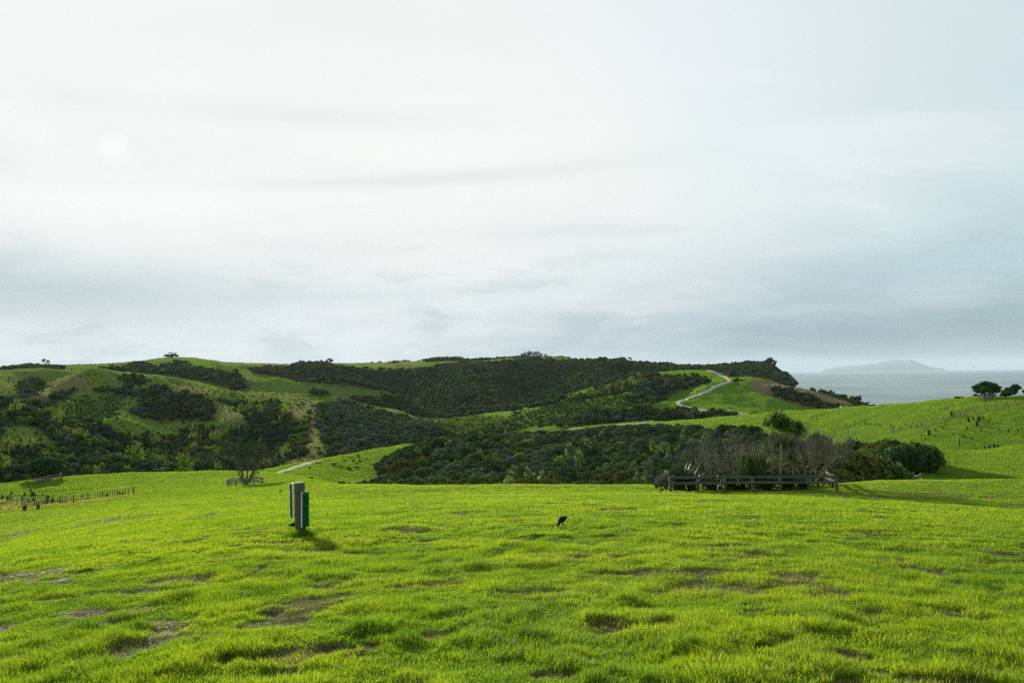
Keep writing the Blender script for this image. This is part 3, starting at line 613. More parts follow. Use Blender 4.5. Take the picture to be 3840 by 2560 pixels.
# ------------------------------------------------------------------ foliage shapes
def quads(P, Nn, s, rng, asp=.6, droop=0.0):
    """leaf faces at P facing about Nn, size s"""
    n = len(P); Nn = Nn / (np.linalg.norm(Nn, axis=1)[:, None] + 1e-9)
    q = rng.normal(size=(n, 3)); a = np.cross(Nn, q); a /= np.linalg.norm(a, axis=1)[:, None] + 1e-9; b = np.cross(Nn, a)
    s = np.broadcast_to(s, (n,))[:, None]; a = a * s; b = b * s * asp
    V = np.stack([P - a, P - b * .9 + a * .1, P + a, P + b], 1).reshape(-1, 3)
    return V, np.arange(n * 4).reshape(-1, 4)
def dome_crown(seed, lobes=14, leaves=1600, ls=.085, flat=.72, core=True, low=.12, tuft=.28):
    """crown about 1 in radius: rounded lobes of leaves heaped into a dome, with gaps between; base at z=0"""
    rng = np.random.default_rng(seed); V = []; F = []; n0 = 0
    C = []; R = []
    for k in range(lobes):
        th = rng.uniform(0, 2 * math.pi); ph = rng.uniform(0, 1) ** .8
        rad = .74 * math.sqrt(1 - (1 - ph) ** 2) if k else 0; zz = flat * (1 - ph * .75) * rng.uniform(.72, 1.05)
        C.append((rad * math.cos(th), rad * math.sin(th), low + zz)); R.append(rng.uniform(.22, .40) * (1 - .2 * ph))
    C = np.array(C); R = np.array(R)
    per = np.maximum((leaves * R ** 2 / (R ** 2).sum()).astype(int), 6)
    for c, r, m in zip(C, R, per):
        d = rng.normal(size=(m, 3)); d[:, 2] = np.abs(d[:, 2]) * 1.0 - .25 * rng.random(m); d /= np.linalg.norm(d, axis=1)[:, None]
        rr = r * (1 - .28 * rng.random(m) ** 1.5) * (1 + tuft * (vnoise(d[:, 0] * 2.7 + 5 * c[0], d[:, 1] * 2.7 + d[:, 2] * 2, seed) - .5))
        P = c + d * rr[:, None] * np.array([1.08, 1.08, .78])
        v, f = quads(P, d + rng.normal(size=(m, 3)) * .55, ls * rng.uniform(.6, 1.3, m), rng)
        V.append(v); F.append(f + n0); n0 += len(v)
    if core:  # closed lobes added inside the leaves to block light through the crown
        for c, r in zip(C, R):
            th = np.linspace(0, 2 * math.pi, 7)[:-1]; v = [c + np.array([0, 0, r * .62])]
            for zf, rf in ((.35, .66), (-.25, .74), (-1.0, .45)): v += [c + np.array([math.cos(a) * r * rf, math.sin(a) * r * rf, zf * r * .8]) for a in th]
            f = []
            for j in range(6): 
                f.append((n0, n0 + 1 + j, n0 + 1 + (j + 1) % 6, n0))
                for q in range(2): f.append((n0 + 1 + q * 6 + j, n0 + 7 + q * 6 + j, n0 + 7 + q * 6 + (j + 1) % 6, n0 + 1 + q * 6 + (j + 1) % 6))
            f3 = [x[:3] for x in f[0::3]]; f4 = [x for i, x in enumerate(f) if i % 3]
            V.append(np.array(v)); F.append(np.array(f4)); F.append(np.array([(a, b, c_, c_) for a, b, c_ in f3])[:, :4]); n0 += len(v)
    F = np.concatenate(F); tri = F[:, 2] == F[:, 3]
    return np.concatenate(V), [F[~tri], F[tri][:, :3]]
def spire_crown(seed, leaves=500, ls=.1, h=1.7, w=.55):
    """upright loose crown: several leafy upright shoots"""
    rng = np.random.default_rng(seed); V = []; F = []; n0 = 0
    for k in range(7):
        th = rng.uniform(0, 6.28); b = np.array([math.cos(th), math.sin(th), 0]) * rng.uniform(.05, w); top = h * rng.uniform(.55, 1.0); m = leaves // 7
        z = rng.random(m) ** .7; lean = b * (1 + z[:, None] * .9); wd = .20 * np.sin(np.clip(z, .05, 1) * math.pi * .9 + .25) + .03
        d = rng.normal(size=(m, 3)); d /= np.linalg.norm(d, axis=1)[:, None]
        P = lean + np.stack([0 * z, 0 * z, .15 + z * top], 1) + d * wd[:, None]
        v, f = quads(P, d + rng.normal(size=(m, 3)) * .6, ls * rng.uniform(.6, 1.3, m), rng); V.append(v); F.append(f + n0); n0 += len(v)
    return np.concatenate(V), [np.concatenate(F)]
def palm_head(seed, blades=70, L=.62, w=.032):
    """tuft of sword leaves round a point"""
    rng = np.random.default_rng(seed); V = []; F = []; n0 = 0
    for k in range(blades):
        th = rng.uniform(0, 6.28); el = math.asin(rng.uniform(-.75, 1)); l = L * rng.uniform(.75, 1.1); d = np.array([math.cos(th) * math.cos(el), math.sin(th) * math.cos(el), math.sin(el)])
        s = np.cross(d, (0, 0, 1)); s /= np.linalg.norm(s) + 1e-6; dr = .35 * math.cos(el)
        p = [d * l * u - np.array([0, 0, dr * l * u * u]) for u in (.06, .4, .75, 1.0)]; ww = (w * .6, w, w * .7, .002)
        v = [x for q, a in zip(p, ww) for x in (q - s * a, q + s * a)]
        V += v; F += [(n0 + 2 * i, n0 + 2 * i + 1, n0 + 2 * i + 3, n0 + 2 * i + 2) for i in range(3)]; n0 += 8
    return np.array(V), [np.array(F)]
def sword_clump(seed, blades=60, L=1.6, w=.035, spread=.5, arch=.55, base=.25):
    rng = np.random.default_rng(seed); V = []; F = []; n0 = 0
    for k in range(blades):
        th = rng.uniform(0, 6.28); l = L * rng.uniform(.55, 1.1); sp = rng.uniform(.05, 1) * spread; ar = arch * rng.uniform(.2, 1.3)
        h = np.array([math.cos(th), math.sin(th), 0]); b = h * base * rng.random() ; s = np.array([-h[1], h[0], 0]) * math.cos(rng.uniform(-.9, .9)) + h * .4 * rng.uniform(-1, 1)
        us = (0, .35, .65, .85, 1.0); ww = (w * .8, w, w * .85, w * .5, .003)
        p = [b + h * l * (sp * u + ar * u ** 3 * .8) + np.array([0, 0, l * (u * (1 - .25 * sp) - ar * .75 * u ** 3)]) for u in us]
        v = [x for q, a in zip(p, ww) for x in (q - s * a, q + s * a)]
        V += v; F += [(n0 + 2 * i, n0 + 2 * i + 1, n0 + 2 * i + 3, n0 + 2 * i + 2) for i in range(4)]; n0 += 10
    V = np.array(V); V[:, 2] = np.maximum(V[:, 2], 0.0)
    return V, [np.array(F)]

# ------------------------------------------------------------------ crowns handed to the woods
def src(name, vf, m):
    o = bpy.data.objects.new(name, mesh_np(name, vf[0], vf[1], [m])); return o
def srccol(name, objs):
    c = bpy.data.collections.new(name)
    for o in objs: c.objects.link(o)
    return c
NEARC = [dome_crown(100 + k, 18, 5200, .055) for k in range(3)]
FARC = [dome_crown(200 + k, 8, 560, .115) for k in range(3)]
PALM_V, PALM_F = [], []
def small_palm(seed):
    rng = np.random.default_rng(seed); mb = MB(); V = []; F = []; n0 = 0
    for k in range(4):
        v, f = palm_head(seed * 9 + k, 40, .5, .05); v = v + np.array([rng.uniform(-.5, .5), rng.uniform(-.5, .5), rng.uniform(.9, 1.5)]); V.append(v); F.append(f[0] + n0); n0 += len(v)
    return np.concatenate(V), [np.concatenate(F)]
near_src = []
for m in (LEAF_A, LEAF_B, LEAF_C, LEAF_E, LEAF_D):
    for v in NEARC[:3]: near_src.append((v, m))
near_src += [(small_palm(3), LEAF_P), (dome_crown(105, 20, 3600, .055), LEAF_F), (small_palm(4), LEAF_P)]
NEAR_OBJ = [src('crown_shape_%02d' % i, v, m) for i, (v, m) in enumerate(near_src)]
far_src = []
for m in (LEAF_A, LEAF_B, LEAF_C, LEAF_E, LEAF_D):
    for v in FARC: far_src.append((v, m))
far_src += [(spire_crown(8, 260, .15), LEAF_F), (spire_crown(9, 260, .15), LEAF_F), (spire_crown(10, 260, .15), LEAF_D), (dome_crown(220, 8, 300, .13), LEAF_TWIGC)]
FAR_OBJ = [src('far_crown_shape_%02d' % i, v, m) for i, (v, m) in enumerate(far_src)]
C_NEAR = srccol('crown_shapes', NEAR_OBJ); C_FAR = srccol('far_crown_shapes', FAR_OBJ)

def scatter(name, P, idx, rot, scl, coll):
    """one object whose points carry crowns"""
    me = bpy.data.meshes.new(name); P = np.asarray(P, np.float32); me.vertices.add(len(P)); me.vertices.foreach_set('co', P.ravel())
    a = me.attributes.new('kind', 'INT', 'POINT'); a.data.foreach_set('value', np.asarray(idx, np.int32))
    a = me.attributes.new('turn', 'FLOAT_VECTOR', 'POINT'); a.data.foreach_set('vector', np.asarray(rot, np.float32).ravel())
    a = me.attributes.new('size', 'FLOAT_VECTOR', 'POINT'); a.data.foreach_set('vector', np.asarray(scl, np.float32).ravel())
    o = link(name, me)
    ng = bpy.data.node_groups.new(name, 'GeometryNodeTree'); ng.interface.new_socket('Geometry', in_out='INPUT', socket_type='NodeSocketGeometry'); ng.interface.new_socket('Geometry', in_out='OUTPUT', socket_type='NodeSocketGeometry')
    n = ng.nodes; L = ng.links; gi = n.new('NodeGroupInput'); go = n.new('NodeGroupOutput'); ip = n.new('GeometryNodeInstanceOnPoints'); ci = n.new('GeometryNodeCollectionInfo')
    ci.inputs[0].default_value = coll; ci.inputs['Separate Children'].default_value = True; ci.inputs['Reset Children'].default_value = True
    def attr(nm, ty):
        q = n.new('GeometryNodeInputNamedAttribute'); q.data_type = ty; q.inputs[0].default_value = nm; return q.outputs[0]
    L.new(gi.outputs[0], ip.inputs['Points']); L.new(ci.outputs[0], ip.inputs['Instance']); ip.inputs['Pick Instance'].default_value = True
    L.new(attr('kind', 'INT'), ip.inputs['Instance Index']); L.new(attr('turn', 'FLOAT_VECTOR'), ip.inputs['Rotation']); L.new(attr('size', 'FLOAT_VECTOR'), ip.inputs['Scale'])
    L.new(ip.outputs[0], go.inputs[0])
    md = o.modifiers.new('crowns', 'NODES'); md.node_group = ng
    return o

def grid_pts(x0, x1, y0, y1, s, seed):
    rng = np.random.default_rng(seed); X, Y = np.meshgrid(np.arange(x0, x1, s), np.arange(y0, y1, s * .9)); X = X + (np.arange(X.shape[0]) % 2)[:, None] * s / 2
    X = X + rng.uniform(-.42, .42, X.shape) * s; Y = Y + rng.uniform(-.42, .42, Y.shape) * s
    return X.ravel(), Y.ravel()
# far woods
WOODS = {'mid': ([.36,.28,.12,.14,.10], 0, 3.6, 6.4), 'lower': ([.30,.34,.08,.04,.14], .10, 3.2, 5.6), 'grey': ([.27,.05,.50,.14,.04], 0, 2.5, 4.2), 'gully': ([.20,.30,.08,.04,.16], .24, 2.7, 4.8), 'scrub': ([.34,.06,.12,.12,.36], 0, 1.15, 3.3), 'willow': ([.10,.03,.14,.08,.25], .40, 1.8, 3.2), 'low': ([.30,.40,.10,.15,.05], 0, 2.3, 3.8), 'dots': ([.35,.35,.05,.15,.10], 0, .75, 7.0)}
allP, allI, allR, allS = [], [], [], []
for fi, (kind, poly, r0, r1) in enumerate(FOREST):
    wts, up, size, gap = WOODS[kind]
    xs = [(p[0] - 1920) / FPX for p in poly]; x0, x1 = min(v * (r1 if v < 0 else r0) for v in xs) - 20, max(v * (r1 if v > 0 else r0) for v in xs) + 20
    X, Y = grid_pts(x0, x1, r0 * .8, r1, gap, 300 + fi); r = np.hypot(X, Y); k = (r > r0) & (r < r1) & (np.abs(np.arctan2(X, Y)) < math.radians(40)); X, Y, r = X[k], Y[k], r[k]
    Zg = ground(X, Y); px, py = project(X, Y, Zg)
    wx = (fbm(X / 16, Y / 16, 71, 3) - .5) * 26; wy = (fbm(X / 16, Y / 16, 72, 3) - .5) * 12
    k = pmask(px + wx, py + wy, poly) & seen(X, Y, Zg + 5, .012)
    if kind == 'dots': k &= fbm(X / 45, Y / 45, 95, 4) + np.random.default_rng(fi).uniform(-.12, .12, len(X)) > .5
    X, Y, r, Zg = X[k], Y[k], r[k], Zg[k]
    rng = np.random.default_rng(900 + fi)
    cl = fbm(X / 38, Y / 38, 83, 3)                      # each kind grows in drifts
    n = len(X); w = np.array(wts + [up]); w = w / w.sum(); cs = np.cumsum(w)
    u = np.clip(sstep(.25, .75, cl) * .6 + rng.random(n) * .4, 0, .999)
    u = np.where(rng.random(n) < .45, rng.random(n), u)
    kk = np.searchsorted(cs, u); perm = {'mid': [0, 1, 2, 3, 4, 5], 'gully': [0, 1, 2, 3, 4, 5]}.get(kind, [0, 1, 2, 3, 4, 5])
    idx = np.where(kk < 5, kk * 3 + rng.integers(0, 3, n), 15 + rng.integers(0, 3, n))
    if kind == 'mid': idx = np.where(rng.random(n) < .04, 18, idx)
    s = size * rng.uniform(.6, 1.35, n) * (.8 + .5 * fbm(X / 20, Y / 20, 85, 2)); sz = s * rng.uniform(.75, 1.5, n)
    allP.append(np.stack([X, Y, Zg - .15 * s], 1)); allI.append(idx); allS.append(np.stack([s, s, sz], 1)); allR.append(np.stack([rng.normal(0, .08, n), rng.normal(0, .08, n), rng.uniform(0, 6.28, n)], 1))
# low growth straggling out from the edges of the woods
for fi, (kind, poly, r0, r1) in enumerate(FOREST):
    if kind in ('dots', 'low') or r0 > 1000: continue
    xs = [(p[0] - 1920) / FPX for p in poly]; x0, x1 = min(v * (r1 if v < 0 else r0) for v in xs) - 60, max(v * (r1 if v > 0 else r0) for v in xs) + 60
    X, Y = grid_pts(x0, x1, r0 * .8, r1, 3.6, 700 + fi); r = np.hypot(X, Y); k = (r > r0) & (r < r1) & (np.abs(np.arctan2(X, Y)) < math.radians(36)); X, Y, r = X[k], Y[k], r[k]
    Zg = ground(X, Y); px, py = project(X, Y, Zg); rg = np.random.default_rng(1200 + fi); n = len(X); sc = np.clip(900 / r, 1, 2)
    wx = (fbm(X / 16, Y / 16, 71, 3) - .5) * 26; wy = (fbm(X / 16, Y / 16, 72, 3) - .5) * 12
    k = pmask(px + wx + rg.normal(0, 16, n) * sc, py + wy + rg.normal(0, 6, n) * sc, poly) & ~pmask(px + wx, py + wy, poly) & seen(X, Y, Zg + 2, .004) & (rg.random(n) < .55); X, Y, Zg = X[k], Y[k], Zg[k]; n = len(X)
    s = rg.uniform(.5, 1.7, n); allP.append(np.stack([X, Y, Zg - .1], 1)); allI.append(np.array([0, 1, 2, 3, 4, 5, 9, 12, 13])[rg.integers(0, 9, n)]); allS.append(np.stack([s * 1.2, s * 1.2, s], 1)); allR.append(np.stack([0 * s, 0 * s, rg.uniform(0, 6.28, n)], 1))
P = np.concatenate(allP); print('far crowns', len(P))
o = scatter('woodland', P, np.concatenate(allI), np.concatenate(allR), np.concatenate(allS), C_FAR)
tag(o, 'dark olive native woodland covering the gullies and slopes of the far hills', 'woodland', None, 'stuff')
# near thicket beyond the field: the front rank are bushes of their own, the rest one mass
X, Y = grid_pts(-110, 190, 85, 400, 4.7, 55); k = thicket_mask(X, Y); X, Y = X[k], Y[k]; Zg = ground(X, Y); k = seen(X, Y, Zg + 4.5, .01); X, Y, Zg = X[k], Y[k], Zg[k]
rng = np.random.default_rng(66); n = len(X); r = np.hypot(X, Y); cl = fbm(X / 22, Y / 22, 87, 3); u = np.where(rng.random(n) < .5, rng.random(n), np.clip(sstep(.25, .75, cl) * .75 + .25 * rng.random(n), 0, .999))
az_ = np.arctan2(X, Y)
w = np.array([.29, .26, .21, .12, .07, .05]); kk = np.searchsorted(np.cumsum(w), u * .9999); 
kk = np.where((az_ > _ta[12]) & (rng.random(n) < .97), np.array([0, 1, 1, 0])[rng.integers(0, 4, n)], kk)
kk = np.where((r < 128) & (rng.random(n) < .7), np.where(rng.random(n) < .65, 0, 3), kk)
idx = np.where(kk < 5, kk * 3 + rng.integers(0, 3, n), 15 + rng.integers(0, 3, n))
s = 3.1 * rng.uniform(.6, 1.3, n) * (.75 + .6 * fbm(X / 14, Y / 14, 89, 2)); lowf = np.interp(az_, [_ta[0], _ta[2], _ta[4], _ta[11], _ta[13], _ta[16]], [.42, .6, 1, 1, 2.0, 1.7]); s *= lowf; sz = s * rng.uniform(.8, 1.25, n) + .9 * lowf
_tp = [(1130,1785),(1250,1778),(1330,1765),(1400,1722),(1430,1704),(1560,1660),(1633,1635),(1796,1616),(2122,1606),(2286,1590),(2449,1583),(2678,1588),(2776,1580),(3000,1600),(3200,1614),(3396,1614),(3448,1650)]
_tt = np.interp(az_, [pix_dir(*p)[0] for p in _tp], [pix_dir(*p)[1] for p in _tp]); sz = np.clip(sz, .7, np.maximum((_tt * r - Zg) / 1.08, .7)); s = np.minimum(s, sz * 1.5)
s = np.where(kk == 5, s * .75, s)
order = np.argsort(r + rng.random(n)); vis = seen(X, Y, Zg + sz * .9, 0)
first = [i for i in order if vis[i] and r[i] < 150 and kk[i] < 5][:110]
rest = np.setdiff1d(np.arange(n), first); print('thicket', n)
o = scatter('thicket', np.stack([X, Y, Zg - .1 * s], 1)[rest], idx[rest], np.stack([rng.normal(0, .07, n), rng.normal(0, .07, n), rng.uniform(0, 6.28, n)], 1)[rest], np.stack([s, s, sz], 1)[rest], C_NEAR)
tag(o, 'dense dark evergreen thicket filling the hollow beyond the field', 'thicket', None, 'stuff')
def trunk_bm(seed, h=.5):
    rng = np.random.default_rng(seed); mb = MB()
    for k in range(4):
        th = rng.uniform(0, 6.28); e = np.array([math.cos(th), math.sin(th), 0]); mb.tube([e * .03 - np.array([0, 0, .25]), e * .12 + np.array([0, 0, .25 * h]), e * .35 + np.array([0, 0, h])], [.06, .045, .02], 5)
    return mb.mesh('trunk', [M_DBARK])
TRK = [trunk_bm(k) for k in range(3)]
KINDN = ['dark olive', 'blackish green', 'grey green', 'rusty tipped', 'fresh green']
KEYS = {}
for i in first:
    q = int(idx[i]); a = math.degrees(az_[i])
    zone = 'low bush at the foot of the green spur below the gravel track' if a < -10 else 'bush in the front rank of the thicket beyond the open field' if a < 10.5 else 'bush behind the big timber rail enclosure' if a < 23 else 'bush at the shaded end of the thicket beside the smooth green knoll'
    key = (KINDN[q // 3], zone); 
    root = empty('bush', (X[i], Y[i], Zg[i] - .1 * s[i]), KINDN[q // 3] + ' rounded ' + zone, 'bush', 'bushes along the near edge of the thicket: %s, %s' % key, rng.uniform(0, 6.28)); root.scale = (s[i], s[i], sz[i])
    link('crown', NEAR_OBJ[q].data, root); link('trunk', TRK[i % 3], root)
# ------------------------------------------------------------------ grass of the field
def grass_mat():
    m, t, out = mat('grass_blade')
    at_ = t.new('ShaderNodeAttribute'); at_.attribute_name = 'tint'; sc = t.new('ShaderNodeSeparateColor'); t.link(at_.outputs['Color'], sc.inputs[0])
    c = t.mix(sc.outputs[0], (.056, .150, .006), (.165, .255, .008))
    c = t.mix(sc.outputs[1], c, t.mix(sc.outputs[0], (.085, .062, .038), (.22, .18, .10)))
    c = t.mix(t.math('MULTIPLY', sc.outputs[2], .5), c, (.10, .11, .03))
    p = t.new('ShaderNodeBsdfPrincipled'); t.link(c, p.inputs['Base Color']); p.inputs['Roughness'].default_value = .55; p.inputs['Specular IOR Level'].default_value = .05
    tr = t.new('ShaderNodeBsdfTranslucent'); tc = t.mix(1.0, c, (2.2, 2.0, 1.0), 'MULTIPLY'); t.link(tc, tr.inputs['Color'])
    mx = t.new('ShaderNodeMixShader'); mx.inputs[0].default_value = .52; t.link(p.outputs[0], mx.inputs[1]); t.link(tr.outputs[0], mx.inputs[2]); t.link(mx.outputs[0], out.inputs[0])
    return m
M_BLADE = grass_mat()
def blades(name, x, y, L, wd, tint, dry, flat, seg, rng, sink=.01, lean=1.0):
    n = len(x); z = ground(x, y) - sink; ph = rng.normal(0, 1.25, n) + 9.0 * fbm(x / .55, y / .55, 99, 3)
    bend = rng.uniform(.15, .9, n) * lean; bend = np.where(flat, rng.uniform(2.2, 3.5, n), bend); dx, dy = np.cos(ph), np.sin(ph)
    fa = ph + rng.uniform(-.9, .9, n) + math.pi / 2; sx, sy = np.cos(fa) * wd / 2, np.sin(fa) * wd / 2
    us = np.linspace(0, 1, seg + 1); V = []; T = []
    for k, u in enumerate(us):
        ang = bend * u; h = L * (u - .28 * bend * u * u) if True else 0
        hz = L * np.where(flat, .12 * u, np.maximum(u * (1 - .22 * bend * u), .1 * u)); hr = L * np.where(flat, u, np.sin(np.minimum(bend, 1.5)) * u * (.35 + .65 * u))
        bx, by, bz = x + dx * hr, y + dy * hr, z + hz + np.where(flat, .012, 0)
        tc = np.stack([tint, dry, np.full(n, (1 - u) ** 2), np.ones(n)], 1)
        if k < seg:
            wk = 1 - .25 * u * u - (.3 * u if seg > 1 else 0)
            V += [np.stack([bx - sx * wk, by - sy * wk, bz], 1), np.stack([bx + sx * wk, by + sy * wk, bz], 1)]; T += [tc, tc]
        else: V.append(np.stack([bx, by, bz], 1)); T.append(tc)
    m = 2 * seg + 1; V = np.stack(V, 1).reshape(-1, 3); T = np.stack(T, 1).reshape(-1, 4); b = np.arange(n)[:, None] * m
    F = []
    if seg > 1: F.append(np.concatenate([b + np.array([2 * k, 2 * k + 1, 2 * k + 3, 2 * k + 2]) for k in range(seg - 1)]))
    F.append(b + np.array([2 * seg - 2, 2 * seg - 1, 2 * seg]))
    return mesh_np(name, V, F, [M_BLADE], False, None, {'tint': T})
def sward(r0, r1, rho, ref, seg, seed, name, wmin, lk=1.0, cond=None, label=None):
    """turf between two distances; density falls with the square of distance beyond ref"""
    rng = np.random.default_rng(seed); th = math.radians(36) * 2
    def dens(r): return np.where(r < ref, rho, rho * (ref / r) ** 2)
    rs = np.linspace(r0, r1, 400); cd = np.cumsum(dens(rs) * rs); N = int(np.trapz(dens(rs) * rs, rs) * th); cd /= cd[-1]
    r = np.interp(rng.random(N), cd, rs); a = rng.uniform(-th / 2, th / 2, N); x = r * np.sin(a); y = r * np.cos(a)
    if cond is not None: k = cond(x, y, r, a); x, y, r = x[k], y[k], r[k]
    B = bare(x, y) if r0 < 150 else np.zeros(len(x)); cl = fbm(x / .38, y / .38, 51, 4, .6); cl2 = .5 * fbm(x / 3.5, y / 3.5, 53, 3) + .5 * fbm(x / .8, y / .8, 57, 2); tu = tuss(x, y)[0] if r0 < 95 else np.zeros(len(x))
    k = rng.random(len(x)) < np.clip((1 - .86 * B) * (.62 + .9 * sstep(.25, .7, cl)) + tu, 0.03, 1); k |= rng.random(len(x)) < .45 * (B > .25)
    x, y, r, B, cl, cl2, tu = (v[k] for v in (x, y, r, B, cl, cl2, tu)); n = len(x)
    L = (.028 + .062 * sstep(.32, .72, cl) ** 1.3 + .03 * (cl2 - .3)) * rng.uniform(.6, 1.35, n) * lk * (1 - .45 * B) + .05 * tu * rng.uniform(.5, 1.3, n)
    L = np.maximum(L, .02) * (1 + .12 * sstep(10, 5, np.hypot(x, y))); wd = (1 + .35 * sstep(10, 5, np.hypot(x, y))) * np.maximum(rng.uniform(.0028, .0052, n), wmin * r) * rng.uniform(.7, 1.3, n)
    L = np.maximum(L, wd * 1.2)
    tint = np.clip(.15 + .95 * sstep(.3, .7, cl2) * .6 + .5 * (cl - .4) + rng.normal(0, .3, n) - .55 * tu - .3 * (r0 > 90) - .6 * B, 0, 1)  # tussock blades tinted darker, their shaded side put into the colour
    dry = np.where(rng.random(n) < .07 + .78 * B, rng.uniform(.4, 1, n), 0) + .1 * rng.random(n); flat = (rng.random(n) < .35) & (B > .3)
    me = blades(name, x, y, L, wd, tint, dry, flat, seg, rng); print(name, n)
    o = link(name, me); tag(o, label, 'grass', None, 'stuff'); return o
PXW = 3.75 / FPX      # one rendered pixel, per metre of distance
sward(3.2, 14, 9500, 7.5, 3, 11, 'grass', .28 * PXW, label='bright green short turf with worn patches in the foreground of the field')
sward(14, 95, 9500, 7.5, 2, 12, 'grass', .45 * PXW, 1.0, lambda x, y, r, a: seen(x, y, ground(x, y) + .15, 0), label='short turf of the middle field running down to the crest')
_notwood = lambda x, y, r, a: seen(x, y, ground(x, y) + .3, 0) & ~thicket_mask(x, y)
sward(95, 420, 7500, 7.5, 1, 13, 'grass', .6 * PXW, 1.6, _notwood, label='turf on the slopes beyond the field')
# ------------------------------------------------------------------ gravel tracks, draped on the land
M_GRAVEL = plain_mat('pale_gravel', (.24,.23,.195), (.36,.345,.30), 1.2, .95, .6)
M_GRAVEL2 = plain_mat('grey_gravel', (.12,.12,.115), (.19,.19,.18), 1.2, .95, .6)
def smooth_line(P, step):
    P = np.array(P, float); d = np.concatenate([[0], np.cumsum(np.hypot(*np.diff(P[:, :2], axis=0).T))]); n = max(int(d[-1] / step), 4); s = np.linspace(0, d[-1], n)
    X = np.interp(s, d, P[:, 0]); Y = np.interp(s, d, P[:, 1]); k = max(int(6 / step), 1)
    for _ in range(3):
        X[1:-1] = (X[:-2] + 2 * X[1:-1] + X[2:]) / 4; Y[1:-1] = (Y[:-2] + 2 * Y[1:-1] + Y[2:]) / 4
    return X, Y
def track(name, pix, r0, r1, w, lift, m, label=None, xy=None):
    P = xy or [hit(px, py, r0, r1)[:2] for px, py in pix]; X, Y = smooth_line(P, 2.0); T = np.stack([np.gradient(X), np.gradient(Y)], 1); T /= np.linalg.norm(T, axis=1)[:, None]
    N = np.stack([-T[:, 1], T[:, 0]], 1); rng = np.random.default_rng(5); V = []
    for k in range(7):
        u = (k / 6 - .5) * w * (1 + .12 * (vnoise(X * .13 + k, Y * .13, 9) - .5)); x = X + N[:, 0] * u; y = Y + N[:, 1] * u; V.append(np.stack([x, y, ground(x, y) + lift * (1 if 0 < k < 6 else -.6)], 1))
    n = len(X); V = np.concatenate(V); i, j = np.meshgrid(np.arange(6), np.arange(n - 1), indexing='ij'); q = np.stack([i * n + j, i * n + j + 1, (i + 1) * n + j + 1, (i + 1) * n + j], -1).reshape(-1, 4)
    o = link(name, mesh_np(name, V, q, [m], True)); tag(o, label, None, None, 'structure'); return o
track('path', [(2655,1387),(2693,1402),(2727,1418),(2738,1429),(2710,1440),(2669,1457),(2624,1480),(2593,1490),(2555,1504),(2541,1511),(2548,1518),(2579,1526),(2641,1537),(2696,1545),(2744,1551),(2810,1556)], 500, 790, 3.6, .35, M_GRAVEL)
track('path', [(1036,1777),(1070,1764),(1110,1751),(1145,1740),(1179,1731),(1200,1727)], 215, 330, 3.4, .10, M_GRAVEL2)
track('path', [(2100,1611),(2172,1606),(2260,1600),(2368,1590),(2440,1586),(2530,1582)], 385, 430, 2.8, .2, M_GRAVEL)

# ------------------------------------------------------------------ post with scratching brushes
bx_, by_, bz_ = at(1126.5, 16, 1985)
post = empty('brush_post', (bx_, by_, bz_), 'round weathered timber post carrying two upright green bristle brushes', 'post')
mb = MB(); th = np.linspace(0, 2 * math.pi, 25)[:-1]; zs = [-.3, 0, .12, .35, .6, .85, 1.0, 1.058, 1.066]; V = []; rng = np.random.default_rng(1)
for z in zs:
    r = .1 * (1.03 - .03 * z) * (1 if z < 1.06 else .93) * (1 + .018 * np.sin(th * 3 + z * 4)); V += [((-.012 * z) + r_ * math.cos(a), r_ * math.sin(a), z) for a, r_ in zip(th, r)]
n = len(zs); mb.add(V + [(-.013, 0, 1.068)], [(i * 24 + j, i * 24 + (j + 1) % 24, (i + 1) * 24 + (j + 1) % 24, (i + 1) * 24 + j) for i in range(n - 1) for j in range(24)], [(n * 24, (n - 1) * 24 + j, (n - 1) * 24 + (j + 1) % 24) for j in range(24)])
mb.build('timber_post', M_WOOD, post)
def brush(cx, cy, z0, z1, nrm, w, dep, tilt, seed):
    nx, ny = nrm; tx, ty = -ny, nx; rng = np.random.default_rng(seed)
    sx = tilt
    b = MB(); b.box((cx, cy, z0), (cx + sx, cy, z1), w, .028, up=(nx, ny, 0), bev=.004)
    bo = b.build('brush', M_WHITE, post, smooth=False); bo['label'] = 'white backed brush with green bristles'
    g = MB(); rows = int((z1 - z0) / .0125); 
    for i in range(rows):
        u = (i + .5) / rows
        for j in range(9):
            v = ((j + .5 * (i % 2) + .25) / 9 - .5) * (w - .012); c = np.array([cx + sx * u + tx * v, cy + ty * v, z0 + (z1 - z0) * u])
            out_ = np.array([nx, ny, 0]) + rng.normal(0, .13, 3) + np.array([tx, ty, 0]) * v * 2.5 + np.array([0, 0, -.12]); out_ /= np.linalg.norm(out_); L = dep * rng.uniform(.88, 1.1)
            p0 = c + np.array([nx, ny, 0]) * .012; p1 = p0 + out_ * L
            g.tube([p0, p0 + out_ * L * .6, p1], [.0045, .0062, .0075], 5)
    g.build('bristles', M_BRISTLE, bo)
brush(-.132, -.02, .405, 1.055, (-.97, -.24), .13, .042, -.012, 2)
brush(.088, -.075, .235, .895, (.90, -.44), .15, .055, .004, 3)
# long dark grass round its foot
rng = np.random.default_rng(21); n = 3800; a = rng.uniform(0, 6.28, n); r = np.abs(rng.normal(0, 1, n)); x = np.cos(a) * (.08 + .16 * r) + bx_ + .03; y = np.sin(a) * (.08 + .13 * r) + by_ - .08
L = .19 * rng.uniform(.4, 1.25, n) * np.exp(-((r - .3) / 1.9) ** 2); me = blades('grass_tuft', x, y, L, np.full(n, .0065), rng.uniform(0, .12, n), .1 * rng.random(n), np.zeros(n, bool), 3, rng)
o = link('grass_tuft', me); tag(o, 'long dark green grass tuft grown round the foot of the brush post', 'grass tuft')

